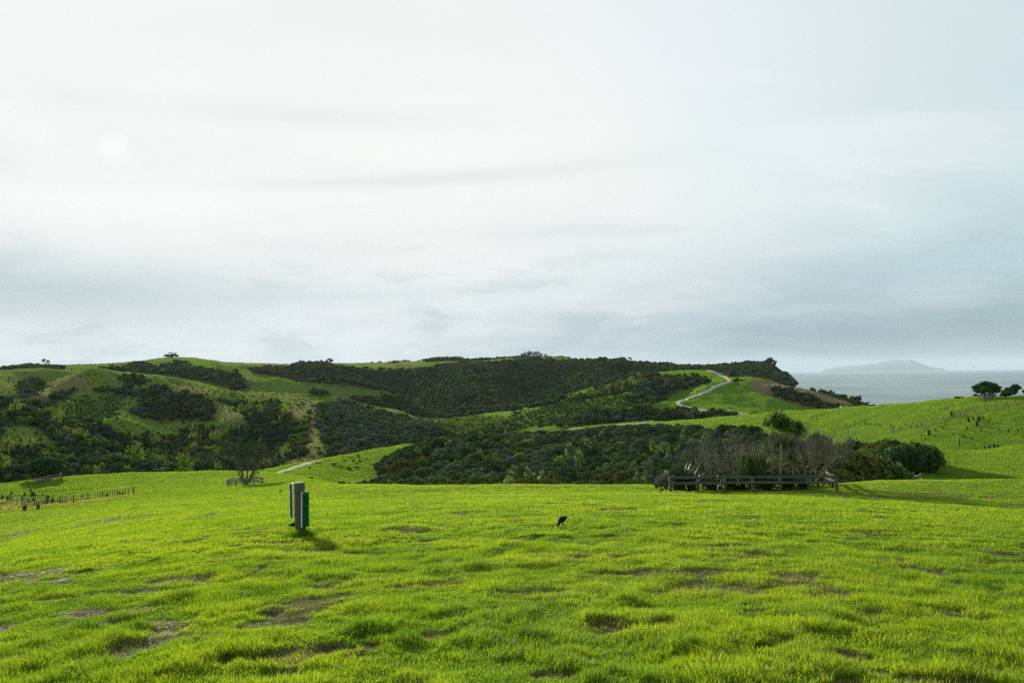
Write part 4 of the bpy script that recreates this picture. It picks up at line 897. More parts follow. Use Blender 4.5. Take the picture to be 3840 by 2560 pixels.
# ------------------------------------------------------------------ rail fences round the plantings
def rail_fence(name, label, corners, gaps, heights, bw, pr, m, group=None, h_post=1.05, skip=None):
    """corners: (x, y) list; gaps: posts per side; posts and rails each a part"""
    cx, cy = corners[0]; root = empty(name, (cx, cy, float(ground(cx, cy))), label, 'fence', group); o0 = np.array([cx, cy, float(ground(cx, cy))])
    rng = np.random.default_rng(int(abs(cx * 10)))
    for (x0, y0), (x1, y1), k in zip(corners[:-1], corners[1:], gaps):
        g0, g1 = float(ground(x0, y0)), float(ground(x1, y1)); nrm = np.array([y0 - y1, x1 - x0, 0]); nrm = nrm / np.linalg.norm(nrm)
        if nrm @ np.array([x0, y0, 0]) > 0: nrm = -nrm
        for i in range(k + 1):
            u = i / k; x, y = x0 + (x1 - x0) * u, y0 + (y1 - y0) * u; g = float(ground(x, y)); top = g0 + (g1 - g0) * u + h_post
            b = MB(); b.tube([(x - o0[0], y - o0[1], g - o0[2] - .25), (x - o0[0] + rng.normal(0, .01), y - o0[1], (top + g) / 2 - o0[2]), (x - o0[0] + rng.normal(0, .015), y - o0[1], top - o0[2])], [pr, pr * .98, pr * .95], 10)
            b.build('post', m, root)
        for h in heights:
            off = nrm * (pr + .028); b = MB(); nb = max(1, k // 2)
            for i in range(nb):
                u0, u1 = i / nb, (i + 1) / nb; j = rng.normal(0, .008, 2)
                e = (u1 - u0) * (.015 if i < nb - 1 else 0)
                pa = np.array([x0 + (x1 - x0) * u0, y0 + (y1 - y0) * u0, g0 + (g1 - g0) * u0 + h + j[0]]) + off * (1 if h < .9 else 1) - o0; pb = np.array([x0 + (x1 - x0) * (u1 - e), y0 + (y1 - y0) * (u1 - e), g0 + (g1 - g0) * u1 + h + j[1]]) + off - o0
                b.box(pa, pb, .045, bw)
            b.build('rail', m, root, smooth=False)
    return root
def xy(px, d, py=1800): return at(px, d, py)[:2]
FL, FR, BR, BL = xy(2513, 58), xy(3136, 60.5), xy(3098, 68), xy(2552, 66)
rail_fence('rail_fence', 'long two-rail mossy timber enclosure round flax, cabbage trees and bare shrubs', [FL, FR, BR, BL, FL], [6, 3, 6, 3], (1.0, .60), .17, .10, M_RAIL)
rail_fence('rail_fence', 'small grey two-rail enclosure round the many-stemmed tree on the crest', [xy(852, 146), xy(985, 148), xy(975, 155), xy(862, 153), xy(852, 146)], [4, 2, 3, 2], (.95, .42), .16, .11, M_RAILG)
rail_fence('rail_fence', 'tilted grey rail fence beside the round tree at the edge of the paddock', [xy(126, 178), xy(178, 181), xy(232, 186), xy(226, 191)], [3, 3, 1], (.98, .5), .17, .11, M_RAILG)
rail_fence('rail_fence', 'tiny rail enclosure beneath the broad tree on the seaward hill crest', [xy(3684, 308), xy(3722, 308), xy(3746, 320), xy(3690, 322), xy(3684, 308)], [2, 2, 2, 1], (1.15, .6), .28, .13, M_RAILG, h_post=1.2)
# little gate step inside the big enclosure
b = MB(); x0, y0 = xy(2812, 59); x1, y1 = xy(2838, 59); g = float(ground(x0, y0))
st = empty('timber_step', (x0, y0, g), 'low timber step set against the long rail enclosure', 'step')
b.box((0, -.35, .26), (x1 - x0, y1 - y0 - .35, .26), .2, .05); b.build('tread', M_RAIL, st, smooth=False)
for q in (0.04, x1 - x0 - .04):
    b = MB(); b.tube([(q, -.35, -.2), (q, -.35, .232)], [.05, .05], 8); b.build('leg', M_RAIL, st)

# ------------------------------------------------------------------ post and wire fences
def wire_fence(label, posts, hp, pr, batten, nw, m, r0, r1, lean=0.0, group=None):
    P = [hit(px, py, r0, r1) for px, py in posts] if r0 else posts; o0 = np.array(P[0]); root = empty('wire_fence', tuple(o0), label, 'fence', group); rng = np.random.default_rng(len(P) * 7)
    tops = []
    for i, p in enumerate(P):
        p = np.array(p) - o0; hh = hp * (1.15 if i in (0, len(P) - 1) else rng.uniform(.88, 1.08)); l = np.array([lean + rng.normal(0, .04), rng.normal(0, .03), hh]); b = MB(); b.tube([p - (0, 0, .3), p + l * .5, p + l], [pr, pr, pr * .95], 7); b.build('post', m, root); tops.append(p + l)
    bt = MB(); wr = MB()
    for i in range(len(P) - 1):
        a = np.array(P[i]) - o0; c = np.array(P[i + 1]) - o0
        for k in range(1, batten + 1):
            u = k / (batten + 1); q = a + (c - a) * u; q[2] = float(ground(q[0] + o0[0], q[1] + o0[1])) - o0[2]; t_ = tops[i] + (tops[i + 1] - tops[i]) * u
            if rng.random() < .9: bt.box(q + (0, 0, .05), q + (rng.normal(lean * .7, .05), 0, hp * rng.uniform(.8, .95)), .085, .06, up=(0, 1, 0))
        for w_ in range(nw):
            f = .15 + .8 * w_ / (nw - 1); wr.tube([a + (tops[i] - a) * f, (a + (tops[i] - a) * f + c + (tops[i + 1] - c) * f) / 2 - (0, 0, .02), c + (tops[i + 1] - c) * f], .008 if r0 < 200 else .014, 3, False)
    if bt.n:
        o = bt.build('battens', M_RAILG, root); o['kind'] = 'stuff'
    o = wr.build('wires', M_WIRE, root); return root
wire_fence('old leaning post and batten wire fence along the edge of the near turf', [(501,1853),(440,1858),(384,1865),(329,1874),(277,1882),(226,1888),(176,1894),(130,1896),(83,1894)], 1.1, .085, 5, 5, M_DARKWOOD, 95, 150, -.05)
wire_fence('wire fence with leaning posts crossing the tussocky gully', [(83,1893),(39,1877),(8,1871),(-40,1862)], 1.1, .08, 4, 5, M_DARKWOOD, 132, 176, -.05)
wire_fence('thin post and wire fence climbing the seaward hillside', [(3345,1620),(3378,1613),(3416,1604),(3458,1596),(3499,1586),(3539,1574),(3580,1563),(3619,1556),(3657,1547),(3696,1538),(3734,1528),(3772,1520),(3809,1513),(3842,1508),(3900,1496)], 1.25, .13, 4, 4, M_DARKWOOD, 215, 345)
wire_fence('short dark wire fence along the shaded foot of the thicket', [(3448,1702),(3432,1712),(3405,1724),(3372,1738),(3330,1752),(3290,1768)], 1.1, .08, 3, 4, M_DARKWOOD, 95, 150)
# dead grass swept against the hillside fence
def bank(name, label, pix, r0, r1, w, h, n, c_l, seed, wd):
    P = np.array([hit(px, py, r0, r1)[:2] for px, py in pix]); d = np.concatenate([[0], np.cumsum(np.hypot(*np.diff(P, axis=0).T))]); rng = np.random.default_rng(seed)
    s = rng.uniform(0, d[-1], n); x = np.interp(s, d, P[:, 0]) + rng.normal(0, w, n); y = np.interp(s, d, P[:, 1]) + rng.normal(0, w, n) - w
    me = blades(name, x, y, h * rng.uniform(.5, 1.2, n), np.full(n, wd), rng.uniform(.3, 1, n), rng.uniform(.6, 1, n), rng.random(n) < .3, 2, rng); o = link(name, me); return tag(o, label, 'dry grass', None, 'stuff')
bank('dry_grass', 'band of dead straw-coloured grass under the hillside wire fence', [(3345,1622),(3458,1599),(3539,1577),(3657,1550),(3772,1523),(3900,1499)], 215, 345, .32, .24, 5500, 0, 31, .08)
bank('dry_grass', 'dead tan grass along the foot of the old batten fence', [(501,1855),(384,1868),(277,1885),(176,1897),(83,1896)], 95, 150, .55, .28, 9000, 0, 32, .045)
bank('dry_grass', 'dead tan grass on the gully bank by the leaning wire fence', [(83,1896),(39,1881),(0,1873)], 130, 176, .8, .35, 3500, 0, 33, .05)

# ------------------------------------------------------------------ trees
def limbs(seed, stems, H, spread, levels, fork, r0, up=.5, wig=.12, base=.1, kmin=3, shrink=.72, ang=(.35, .8), kids=(2, 3)):
    """branching skeleton as tubes; returns mesh builder and tip points"""
    rng = np.random.default_rng(seed); mb = MB(); tips = []
    def grow(p, d, L, r, lv):
        n = 4; pts = [p]; dd = d.copy()
        for i in range(n):
            dd = dd + rng.normal(0, wig, 3) + np.array([0, 0, up * .06]); dd /= np.linalg.norm(dd); pts.append(pts[-1] + dd * L / n)
        k = 8 if r > .06 else 5 if r > .02 else kmin
        mb.tube(pts, np.linspace(r, r * (.66 if lv < levels else .3), n + 1), k, False)
        if lv >= levels: tips.append((pts[-1], dd)); return
        m = rng.integers(kids[0], kids[1] + 1)
        for q in range(m):
            a = rng.uniform(*ang); ax = rng.normal(size=3); ax = np.cross(dd, ax); ax /= np.linalg.norm(ax); nd = dd * math.cos(a) + ax * math.sin(a); nd[2] += up * .25; nd /= np.linalg.norm(nd)
            at_p = pts[-1] if q < 2 else pts[2 + (q % 2)]
            grow(at_p, nd, L * shrink * rng.uniform(.8, 1.2), r * .64, lv + 1)
    for s in range(stems):
        th = s * 2 * math.pi / max(stems, 1) + rng.uniform(-.4, .4); lean = spread * rng.uniform(.4, 1.1) if stems > 1 else spread * .3
        d = np.array([math.cos(th) * lean, math.sin(th) * lean, 1]); d /= np.linalg.norm(d)
        grow(np.array([math.cos(th), math.sin(th), 0]) * base - np.array([0, 0, .1]), d, H, r0 * rng.uniform(.75, 1.15), 0)
    return mb, tips
def leaf_on(tips, n, rad, ls, seed, flat=.6, up=.5):
    rng = np.random.default_rng(seed); T = np.array([t_[0] for t_ in tips]); i = rng.integers(0, len(T), n); d = rng.normal(size=(n, 3)); d /= np.linalg.norm(d, axis=1)[:, None]
    P = T[i] + d * (rad * rng.random(n)[:, None] ** .4) * np.array([1, 1, flat]); return quads(P, d + np.array([0, 0, up]) + rng.normal(size=(n, 3)) * .5, ls * rng.uniform(.6, 1.3, n), rng)
def tree(name, label, cat, x, y, mb, vf, bark, leaf, rz=0, sc=1, group=None, sink=0):
    root = empty(name, (x, y, float(ground(x, y)) - sink), label, cat, group, rz); root.scale = (sc,) * 3 if not hasattr(sc, '__len__') else sc
    link('trunk', mb.mesh('trunk', [bark]), root)
    if vf is not None: link('crown', mesh_np('crown', vf[0], [vf[1]] if not isinstance(vf[1], list) else vf[1], [leaf]), root)
    return root
def domed(seed, r, h, z0):
    v, f = dome_crown(seed, 30, 9000, .045, .85, True, .0, .4); return v * np.array([r, r, h]) + np.array([0, 0, z0]), f
# many-stemmed tree in the small enclosure: bare fan of grey stems below, dark crown above
mb, tips = limbs(41, 10, 2.5, .85, 4, 2, .16, .7, .07, .35, 3, .78, (.2, .62), (2, 3))
T = [t_ for t_ in tips if t_[0][2] > 3.7 + .15 * abs(t_[0][0])]
x, y = xy(922, 150); tree('tree', 'many-stemmed tree with bare grey fan of trunks and dark crown inside the small enclosure', 'tree', x, y, mb, leaf_on(T, 3600, .45, .12, 5, .6), M_BARK, LEAF_B, .4, (.82, .82, .94))
# round dark tree by the paddock edge
mb, tips = limbs(42, 4, 1.3, .8, 4, 2, .2, .5, .09, .2, 3, .8, (.3, .75), (2, 3)); x, y = xy(172, 187)
tree('tree', 'dark spreading tree with lumpy crown behind the tilted grey rail fence', 'tree', x, y, mb, domed(544, 3.8, 3.6, 1.2), M_DBARK, LEAF_B, 0, 1.0, sink=.2)
# broad tree on the seaward crest
mb, tips = limbs(43, 5, 1.5, 1.2, 4, 2, .22, .35, .08, .2, 3, .8, (.3, .7), (2, 3)); x, y = xy(3713, 314)
tree('tree', 'broad umbrella-shaped evergreen standing alone on the seaward hill crest', 'tree', x, y, mb, domed(543, 4.6, 3.7, 1.8), M_DBARK, LEAF_B, 0, 1.0)
# lone tree on the track hill, tree on the headland, small skyline trees
def small_tree(seed, lv=3, n=1500): 
    mb, tips = limbs(seed, 3, 1.6, .5, lv, 2, .2, .5, .1, .1, 3, .75, (.35, .8), (2, 3)); return mb, leaf_on(tips, n, .75, .24, seed, .7)
def st(px, py, r0, r1, sc, seed, label, leaf=LEAF_B, name='tree', n=1500, group=None, d=None):
    x, y = hit(px, py, r0, r1)[:2] if d is None else xy(px, d, py); mb, vf = small_tree(seed, 3, n); return tree(name, label, 'tree', x, y, mb, vf, M_DBARK, leaf, seed, sc, group, .2)
st(2768,1442,600,790,1.25,51,'round-headed dark tree alone beside the gravel track on the green hill', n=2200)
st(2745,1412,700,1100,1.5,52,'dark tree in front of the headland woods above the gravel track bend', n=1600)
st(2893,1372,1000,1350,(2.9,2.9,2.7),53,'big leaning headland tree against the sky over the sea', n=3200)
st(1236,1362,1200,1420,2.1,54,'solitary gnarled tree on the skyline above the dark valley woods')
st(172,1366,1200,1460,2.3,55,'thin open tree on the far left grassy skyline', n=500)
st(2362,1352,1200,1500,1.3,56,'small dark tree on the bare knoll of the middle skyline')
st(3215,1508,700,900,1.7,57,'taller tree in the dark hedge above the beach', n=2200)
st(3216+35,1513,700,900,1.1,58,'small open tree at the seaward end of the dark hedge')
st(883,1478,560,900,1.9,59,'tall dark tree standing where the two green ridges meet', n=2500)
st(1600,1361,1200,1500,1.7,60,'dark skyline tree at the end of the far green paddock', n=1800)
st(1015,1512,500,760,1.0,61,'grey green feathery tree alone on the middle green slope', LEAF_C)
# bare grove on the summit
mbg, tg = limbs(71, 3, 2.6, .35, 4, 2, .14, .6, .09, .2, 3, .72, (.3, .6), (2, 3)); grove = None
for i, (px, s) in enumerate(((1926,1.4),(1940,1.4),(1958,1.7),(1973,2.0),(1987,2.1),(2000,2.0),(2016,1.9),(2030,1.4),(2047,1.2))):
    x, y = xy(px, 1335, 1348); z = float(ground(x, y))
    if grove is None:
        vf = leaf_on(tg, 1100, .6, .2, 72); grove = tree('bare_tree', 'leafless grey tree in the grove on the highest wooded skyline', 'tree', x, y, mbg, vf, M_BARK, LEAF_TWIGC, 0, s, 'leafless grove on the skyline')
    else: dup(grove, (x, y, z), i * 1.3, s)
# hilltop clump with its low platform
x, y = xy(638, 1440, 1344); z0 = float(ground(x, y)); ct = empty('lookout', (x, y, z0), 'dark wind-clipped bush clump with timber railing on the highest green hilltop', 'lookout')
b = MB()
for q in (-9, -6, -3, 0, 3, 6, 9): b.box((q * 1.4, 0, -.4), (q * 1.4, 0, 1.3), .25, .25, up=(0, 1, 0))
b.box((-13, 0, 1.2), (13, 0, 1.2), .2, .35); b.build('railing', M_RAIL, ct, smooth=False)
v, f = dome_crown(231, 12, 900, .12, .5); b = link('bush', mesh_np('bush', v * np.array([13, 6, 7]), f, [LEAF_B]), ct, (0, 3, 0)); v, f = dome_crown(232, 5, 200, .2, .4); link('bush', mesh_np('bush', v * np.array([8, 3, 2.6]), f, [LEAF_B]), ct, (2, 3, 5.6))
# masts on the skyline
for px, d, h, r_, lab in ((1679,1880,13,.28,'thin radio mast on the distant wooded knoll'), (2068,1330,8,.2,'slim mast beside the summit grove'), (1318,1395,4.5,.18,'short pole on the far green skyline')):
    x, y = xy(px, d, 1345); mt = empty('mast', (x, y, float(ground(x, y))), lab, 'mast'); b = MB(); b.tube([(0, 0, -1), (0, 0, h)], [r_, r_ * .6], 6); b.build('pole', M_DARKWOOD, mt); b = MB(); b.tube([(-.9, 0, h - 1), (.9, 0, h - 1)], r_ * .5, 4); b.build('crossarm', M_DARKWOOD, mt)
# ------------------------------------------------------------------ planting inside the big enclosure
def vfmb(v, f, m, name, parent, loc=None): return link(name, mesh_np(name, v, f, [m]), parent, loc)
# cabbage trees: one tall forked tree, two slimmer ones
def cabbage(label, px, d, stems, heads, seed, skirt=True):
    """heads: (pixel column, pixel row) of each tuft, stems: list of point lists in pixels"""
    x, y, g = at(px, d, 1820); root = empty('cabbage_tree', (x, y, g), label, 'tree'); o0 = np.array([x, y, g]); rng = np.random.default_rng(seed)
    def w(p, dd=0):
        az, t_ = pix_dir(p[0], p[1]); r = d + dd; return np.array([r * math.sin(az), r * math.cos(az), t_ * r]) - o0
    mb = MB()
    for pts, ra, rb in stems:
        dd = rng.uniform(-.3, .3); P = [w(p, dd * i / max(len(pts) - 1, 1)) for i, p in enumerate(pts)]
        if pts[0][1] > 1815: P[0][2] = -.2
        mb.tube(P, np.linspace(ra, rb, len(P)), 8)
    mb.build('trunk', M_BARKP, root)
    for i, (hx, hy, L) in enumerate(heads):
        v, f = palm_head(seed * 31 + i, 120, L * 1.15, .036); c = w((hx, hy), rng.uniform(-.3, .3)); vfmb(v + c, f, LEAF_P, 'leaf_head', root)
        if L > .55:
            v, f = palm_head(seed * 57 + i, 30, L * .7, .03); v[:, 2] = -np.abs(v[:, 2]) * 1.2 - .1; vfmb(v * np.array([.5, .5, 1]) + c, f, LEAF_RUSH, 'dead_leaves', root)
cabbage('tallest cabbage tree with forked pale trunk and a crowd of spiky leaf heads', 2932, 61.5, [([(2932,1822),(2930,1740),(2931,1690),(2928,1660)],.085,.07),([(2928,1662),(2912,1640),(2893,1610),(2876,1580)],.045,.03),([(2928,1662),(2920,1620),(2909,1575)],.05,.035),([(2928,1662),(2935,1620),(2940,1590)],.05,.035),([(2928,1662),(2950,1625),(2968,1590)],.04,.03),([(2920,1625),(2925,1590),(2925,1570)],.04,.03)],
    [(2872,1583,.42),(2896,1567,.62),(2908,1556,.66),(2923,1562,.66),(2937,1572,.62),(2944,1600,.62),(2925,1585,.6),(2912,1585,.55),(2955,1582,.6),(2962,1604,.55)], 5)
cabbage('second cabbage tree leaning right with heads stepped down its slim trunk', 2978, 62.5, [([(2978,1822),(2976,1760),(2972,1700),(2966,1650),(2972,1600)],.07,.045),([(2972,1690),(2984,1650),(3000,1610)],.04,.03),([(2976,1700),(2968,1680)],.03,.03)],
    [(2974,1590,.62),(2986,1588,.55),(3003,1600,.55),(2992,1612,.5),(2968,1663,.52),(2967,1712,.5)], 6)
cabbage('short cabbage tree with small heads between the two tall ones', 2931, 63.5, [([(2925,1824),(2922,1740),(2926,1680)],.06,.045)], [(2926,1650,.6),(2938,1665,.55),(2914,1660,.5)], 7)
# flax
FX = [(2552,60.5,74,2.6,.33,'largest flax clump spilling over the near corner of the long enclosure'),(2592,60.8,46,2.3,.4,'flax clump next to the corner clump, with pale bent blades'),(2668,61,40,1.7,.6,'drooping flax low behind the second fence bay'),(2742,61,52,1.9,.5,'flax clump at the middle of the long enclosure'),(2775,62.5,34,1.6,.6,'small flax behind the middle clump'),(2876,61.2,30,1.3,.55,'low flax left of the tall cabbage trunk'),(2952,61,52,1.7,.55,'glossy flax clump between the cabbage trunks'),(3012,61.5,36,1.4,.7,'sprawling flax right of the cabbage trees')]
for i, (px, d, nb, L, sp_, lab) in enumerate(FX):
    x, y, g = at(px, d, 1820); v, f = sword_clump(400 + i, int(nb * 2.2), L, .05, sp_, .5, .35); root = empty('flax', (x, y, g), lab, 'plant', 'flax clumps in the long enclosure'); vfmb(v, f, LEAF_X, 'leaves', root)
    v, f = sword_clump(450 + i, max(nb // 8, 4), L * .6, .04, .9, 1.0, .4); vfmb(v, f, LEAF_RUSH, 'dead_leaves', root)
# bare twiggy shrubs
BT = [(2600,63.5,3,1.0,.9,81,'leafless pale shrub rising behind the flax corner'),(2665,63,4,1.25,1.15,82,'leafless shrub with pale twisting stems near the second fence post'),(2745,62.5,4,1.3,1.3,83,'tall leafless shrub left of the enclosure centre'),(2797,63.5,4,1.25,1.35,84,'upright grey leafless shrub at the enclosure centre'),(2858,63,4,1.0,1.1,85,'thin leafless shrub just left of the cabbage trees'),(3030,63,7,1.2,1.5,86,'widest bare shrub, a dome of fine grey twigs'),(3075,64.5,6,1.15,1.3,87,'bare domed shrub at the right end of the enclosure'),(2690,65,4,1.2,1.35,88,'hazy bare shrub at the back of the enclosure')]
for px, d, stems, hh, sc, seed, lab in BT:
    mb, tips = limbs(seed, stems, hh, .75, 5 if px > 3000 else 4, 2, .05, .55, .10, .12, 3, .78, (.22, .6), (2, 3)); x, y, g = at(px, d, 1820)
    P = np.array([t_[0] for t_ in tips]); rng = np.random.default_rng(seed)
    root = empty('bare_shrub', (x, y, g), lab, 'shrub', 'leafless shrubs in the long enclosure', seed); 
    zt = P[:, 2].max(); want = {2600:2.1,2665:3.2,2745:3.9,2797:4.3,2858:3.5,3030:4.9,3075:4.5,2690:4.2}[px]; s = want / zt; root.scale = (s, s, s)
    link('branches', mb.mesh('branches', [M_TWIG]), root)
    tw = MB()
    for p, dd in tips:
        for q in range(3 if px > 3000 else 2):
            e = dd + rng.normal(0, .35, 3) + np.array([0, 0, .25]); e /= np.linalg.norm(e); tw.tube([p - dd * .1 * q, p + e * .14, p + e * .30 + rng.normal(0, .02, 3)], [.006, .005, .003], 3, False)
    link('twigs', tw.mesh('twigs', [M_TWIG]), root)
# leafy shrubs
LS = [(2815,62.5,.75,2.9,LEAF_D,'glossy bright green climber draped among the bare shrubs'),(2843,63.6,.7,3.3,LEAF_D,'tall bright green leafy shoot in the enclosure centre'),(2835,62,.8,1.6,LEAF_B,'dark rounded shrub below the bright climber'),(2700,64,1.2,1.5,LEAF_A,'olive undergrowth shrub behind the middle flax'),(2630,64.5,1.1,1.9,LEAF_A,'olive bush behind the flax corner'),(2900,64.5,1.1,1.4,LEAF_B,'dark shrub behind the cabbage trunks'),(3000,65,1.1,1.3,LEAF_B,'dark undergrowth shrub behind the domed bare shrub'),(2770,65.5,1.2,1.6,LEAF_B,'blackish shrub at the back of the enclosure')]
for i, (px, d, w_, h_, m, lab) in enumerate(LS):
    x, y, g = at(px, d, 1820); v, f = dome_crown(500 + i, 12, 2600, .075)
    root = empty('shrub', (x, y, g), lab, 'shrub'); vfmb(v * np.array([w_, w_, h_]), f, m, 'crown', root); link('trunk', TRK[i % 3], root)
x, y, g = at(2497, 63, 1815); v, f = dome_crown(520, 16, 3600, .06, .6); root = empty('shrub', (x, y, g), 'silvery rounded shrub beside the near corner of the long enclosure', 'shrub'); vfmb(v * np.array([1.0, 1.0, 1.25]), f, LEAF_G, 'crown', root); link('trunk', TRK[0], root)
# bushes by the far crest tree, near the sea
for i, (px, py, s, h_, lab) in enumerate(((3810,1487,8.5,5.0,'low dark bush cut by the picture edge on the seaward crest'),(3662,1487,2.0,1.6,'small dark bush left of the broad crest tree'),(3596,1491,3.6,1.3,'flat low bush on the grassy crest before the sea'),(3765,1486,2.5,2.0,'little bush right of the broad crest tree'))):
    x, y = xy(px, 326, py); root = empty('bush', (x, y, float(ground(x, y)) - .2), lab, 'bush'); v, f = dome_crown(530 + i, 12, 1500, .09, .6); vfmb(v * np.array([s * .6, s * .5, h_]), f, LEAF_B, 'crown', root); link('trunk', TRK[1], root)

# ------------------------------------------------------------------ scattered shrubs on the far slopes, as single things
rng = np.random.default_rng(77); SH = []
ZONES = [([(250,1400),(560,1410),(800,1445),(900,1480),(1180,1495),(1120,1540),(800,1500),(520,1455),(340,1440),(260,1425)],540,860,40,.9,'small dark shrub dotted over the upper green slope of the near ridge'),
 ([(300,1480),(450,1490),(520,1530),(500,1620),(400,1600),(250,1560),(210,1520)],420,800,34,1.0,'low shrub on the scrubby slope between the left gullies'),
 ([(1040,1500),(1190,1510),(1160,1600),(1210,1700),(1160,1740),(1080,1540)],400,720,16,1.2,'shrub in the pale grass gap between two woods'),
 ([(1000,1700),(1200,1700),(1190,1740),(980,1765)],340,450,12,1.1,'yellow green shrub in the brown hollow below the gap'),
 ([(2560,1480),(2800,1500),(2900,1540),(2700,1530),(2570,1515)],520,720,12,.6,'tiny tuft of scrub on the green face beside the track'),
 ([(1180,1735),(1330,1710),(1480,1690),(1420,1740),(1250,1770),(1150,1765)],225,330,18,.55,'small tussock on the sunny green spur under the path'),
 ([(880,1420),(1000,1430),(1100,1455),(1150,1475),(950,1460)],680,1000,12,.8,'small shrub on the second green ridge')]
base = {}
for zi, (poly, r0, r1, n, s0, lab) in enumerate(ZONES):
    k = 0; tries = 0; xs = [p[0] for p in poly]; ys = [p[1] for p in poly]
    while k < n and tries < 4000:
        tries += 1; px, py = rng.uniform(min(xs), max(xs)), rng.uniform(min(ys), max(ys))
        if not pmask(np.array([px]), np.array([py]), poly)[0]: continue
        if any(pmask(np.array([px]), np.array([py]), f[1])[0] for f in FOREST if f[0] != 'dots' and f[2] < r1 and f[3] > r0): continue
        x, y, z = hit(px, py, r0, r1); s = s0 * rng.uniform(.6, 1.5); q = int(rng.choice([0, 1, 3, 4, 9, 12])); lm = {3: 15}.get(zi) if rng.random() < .6 else None
        o = empty('shrub', (x, y, z - .1 * s), lab, 'shrub', lab.replace('small ', '').replace('tiny ', '') + 's', rng.uniform(0, 6)); o.scale = (s * 1.3, s * 1.3, s * rng.uniform(.8, 1.4)); link('crown', FAR_OBJ[lm or q].data, o); k += 1

# ------------------------------------------------------------------ rushes
rv, rf = sword_clump(600, 60, .9, .035, .30, .12, .22); RM = [mesh_np('stems', rv, rf, [LEAF_RUSH]), mesh_np('stems', rv, rf, [LEAF_RUSHG])]
def rush(px, py, r0, r1, s, h_, kind, lab, grp):
    x, y, z = hit(px, py, r0, r1); o = empty('rush_clump', (x, y, z), lab, 'rushes', grp, (px * 7) % 6); o.scale = (s * .62, s * .62, h_ * .8); link('stems', RM[kind], o)
Z5 = lambda a, b: (3040 + a * .3444, 1260 + b * .3444)
up_ = [(590,962,1.3),(612,965,1.1),(630,965,1.1),(660,966,1.2),(540,966,1.1),(700,966,1),(725,970,1.1),(750,970,1),(375,968,1),(430,990,1.1),(475,976,1),(870,990,1.2),(900,1005,1.1),(1250,915,1),(1020,970,.8),(480,945,.8),(1150,970,.9),(15,865,1.4),(-45,955,1.2),(1535,872,2.6),(1565,860,1.4),(1630,855,1.5),(1110,960,.8)]
dn_ = [(1290,1080,2.8),(1360,1035,1.2),(1470,965,1.1),(1720,940,2.4),(1770,915,1.6),(1830,930,2.6),(1880,905,1.7),(1815,980,2.5),(1850,920,2),(1450,1010,1.2),(1705,1020,1.3),(1860,1038,1.4),(2050,1032,1.1),(2155,1045,1.5),(1675,1102,1.5),(1555,1078,1.2),(1205,1092,1.1),(1760,1135,1.3),(1620,1150,1.2),(1615,1190,1.4),(1650,1105,1.1),(1230,1250,1.4),(2260,1040,1.2),(1500,1015,1.1),(1355,1100,1),(1245,1130,1),(1940,940,1.1),(1410,995,1)]
for a, b_, s in up_: rush(*Z5(a, b_), 210, 345, s, s * 1.25, 0, 'brown rush clump on the hillside above the climbing wire fence', 'rushes above the hillside fence')
for a, b_, s in dn_: rush(*Z5(a, b_), 205, 335, s, s * 1.2, int((a * 7 + b_) % 5 == 0), 'brown rush clump on the hillside below the climbing wire fence', 'rushes below the hillside fence')
for a, b_, s in [(2000,1212,4.2),(1950,1222,3.6),(2040,1208,3),(1900,1228,2.8),(1860,1228,2),(1800,1230,1.8)]: rush(*Z5(a, b_), 160, 260, s * .62, s * .45, 1, 'large dark rush tuft in the gully above the smooth knoll', 'rushes in the gully above the knoll')
Z6 = lambda a, b: (a * .2976, 1700 + b * .2976)
for a, b_, s in [(405,525,1.6),(435,530,1.3),(310,525,1.3),(535,530,1),(145,515,1.5),(600,580,1.7),(1040,555,1.3),(310,715,2),(480,700,1.8),(1350,545,1.5),(660,600,1.2),(390,470,1),(30,560,1.2),(90,580,1.3),(420,600,1.5),(1510,520,1.2),(1550,525,1.2),(360,620,1.3)]: rush(*Z6(a, b_), 110, 185, s * .85, s * .7, int(a % 3 == 0), 'dark rush clump among the hummocks by the old batten fence', 'rushes by the old fence')

# ------------------------------------------------------------------ birds
M_BLACK = plain_mat('black_feather', (.007,.008,.009), (.014,.014,.016), 30, .8, .4, spec=.08)
M_GREYF = plain_mat('slate_feather', (.085,.115,.13), (.14,.175,.19), 30, .6, .3)
M_WHF = plain_mat('white_feather', (.5,.52,.5), (.6,.6,.58), 30, .6, .1)
M_LEG = plain_mat('dull_leg', (.10,.07,.055), (.17,.12,.10), 30, .6, .1)
M_BEAK = plain_mat('dusky_beak', (.13,.07,.05), (.2,.11,.08), 30, .5, .1)
def loft(P, R, k=14):
    """one continuous body along a bent line: P points, R (sideways, up) radii"""
    P = np.asarray(P, float); n = len(P); q = np.linspace(0, n - 1, n * 4 - 3); i = np.arange(n); P = np.stack([pchip(i, P[:, c], q) for c in range(3)], 1); R = np.stack([pchip(i, np.asarray(R)[:, c], q) for c in range(2)], 1)
    T = np.gradient(P, axis=0); T /= np.linalg.norm(T, axis=1)[:, None]; n = len(P); th = np.arange(k) * 2 * math.pi / k; V = []
    for j in range(n):
        s = np.array([0, 1.0, 0]); u = np.cross(T[j], s); u /= np.linalg.norm(u); V.append(P[j] + np.outer(np.cos(th) * R[j, 0], s) + np.outer(np.sin(th) * R[j, 1], u))
    f = [(a * k + b, a * k + (b + 1) % k, (a + 1) * k + (b + 1) % k, (a + 1) * k + b) for a in range(n - 1) for b in range(k)]
    return np.concatenate(V), f
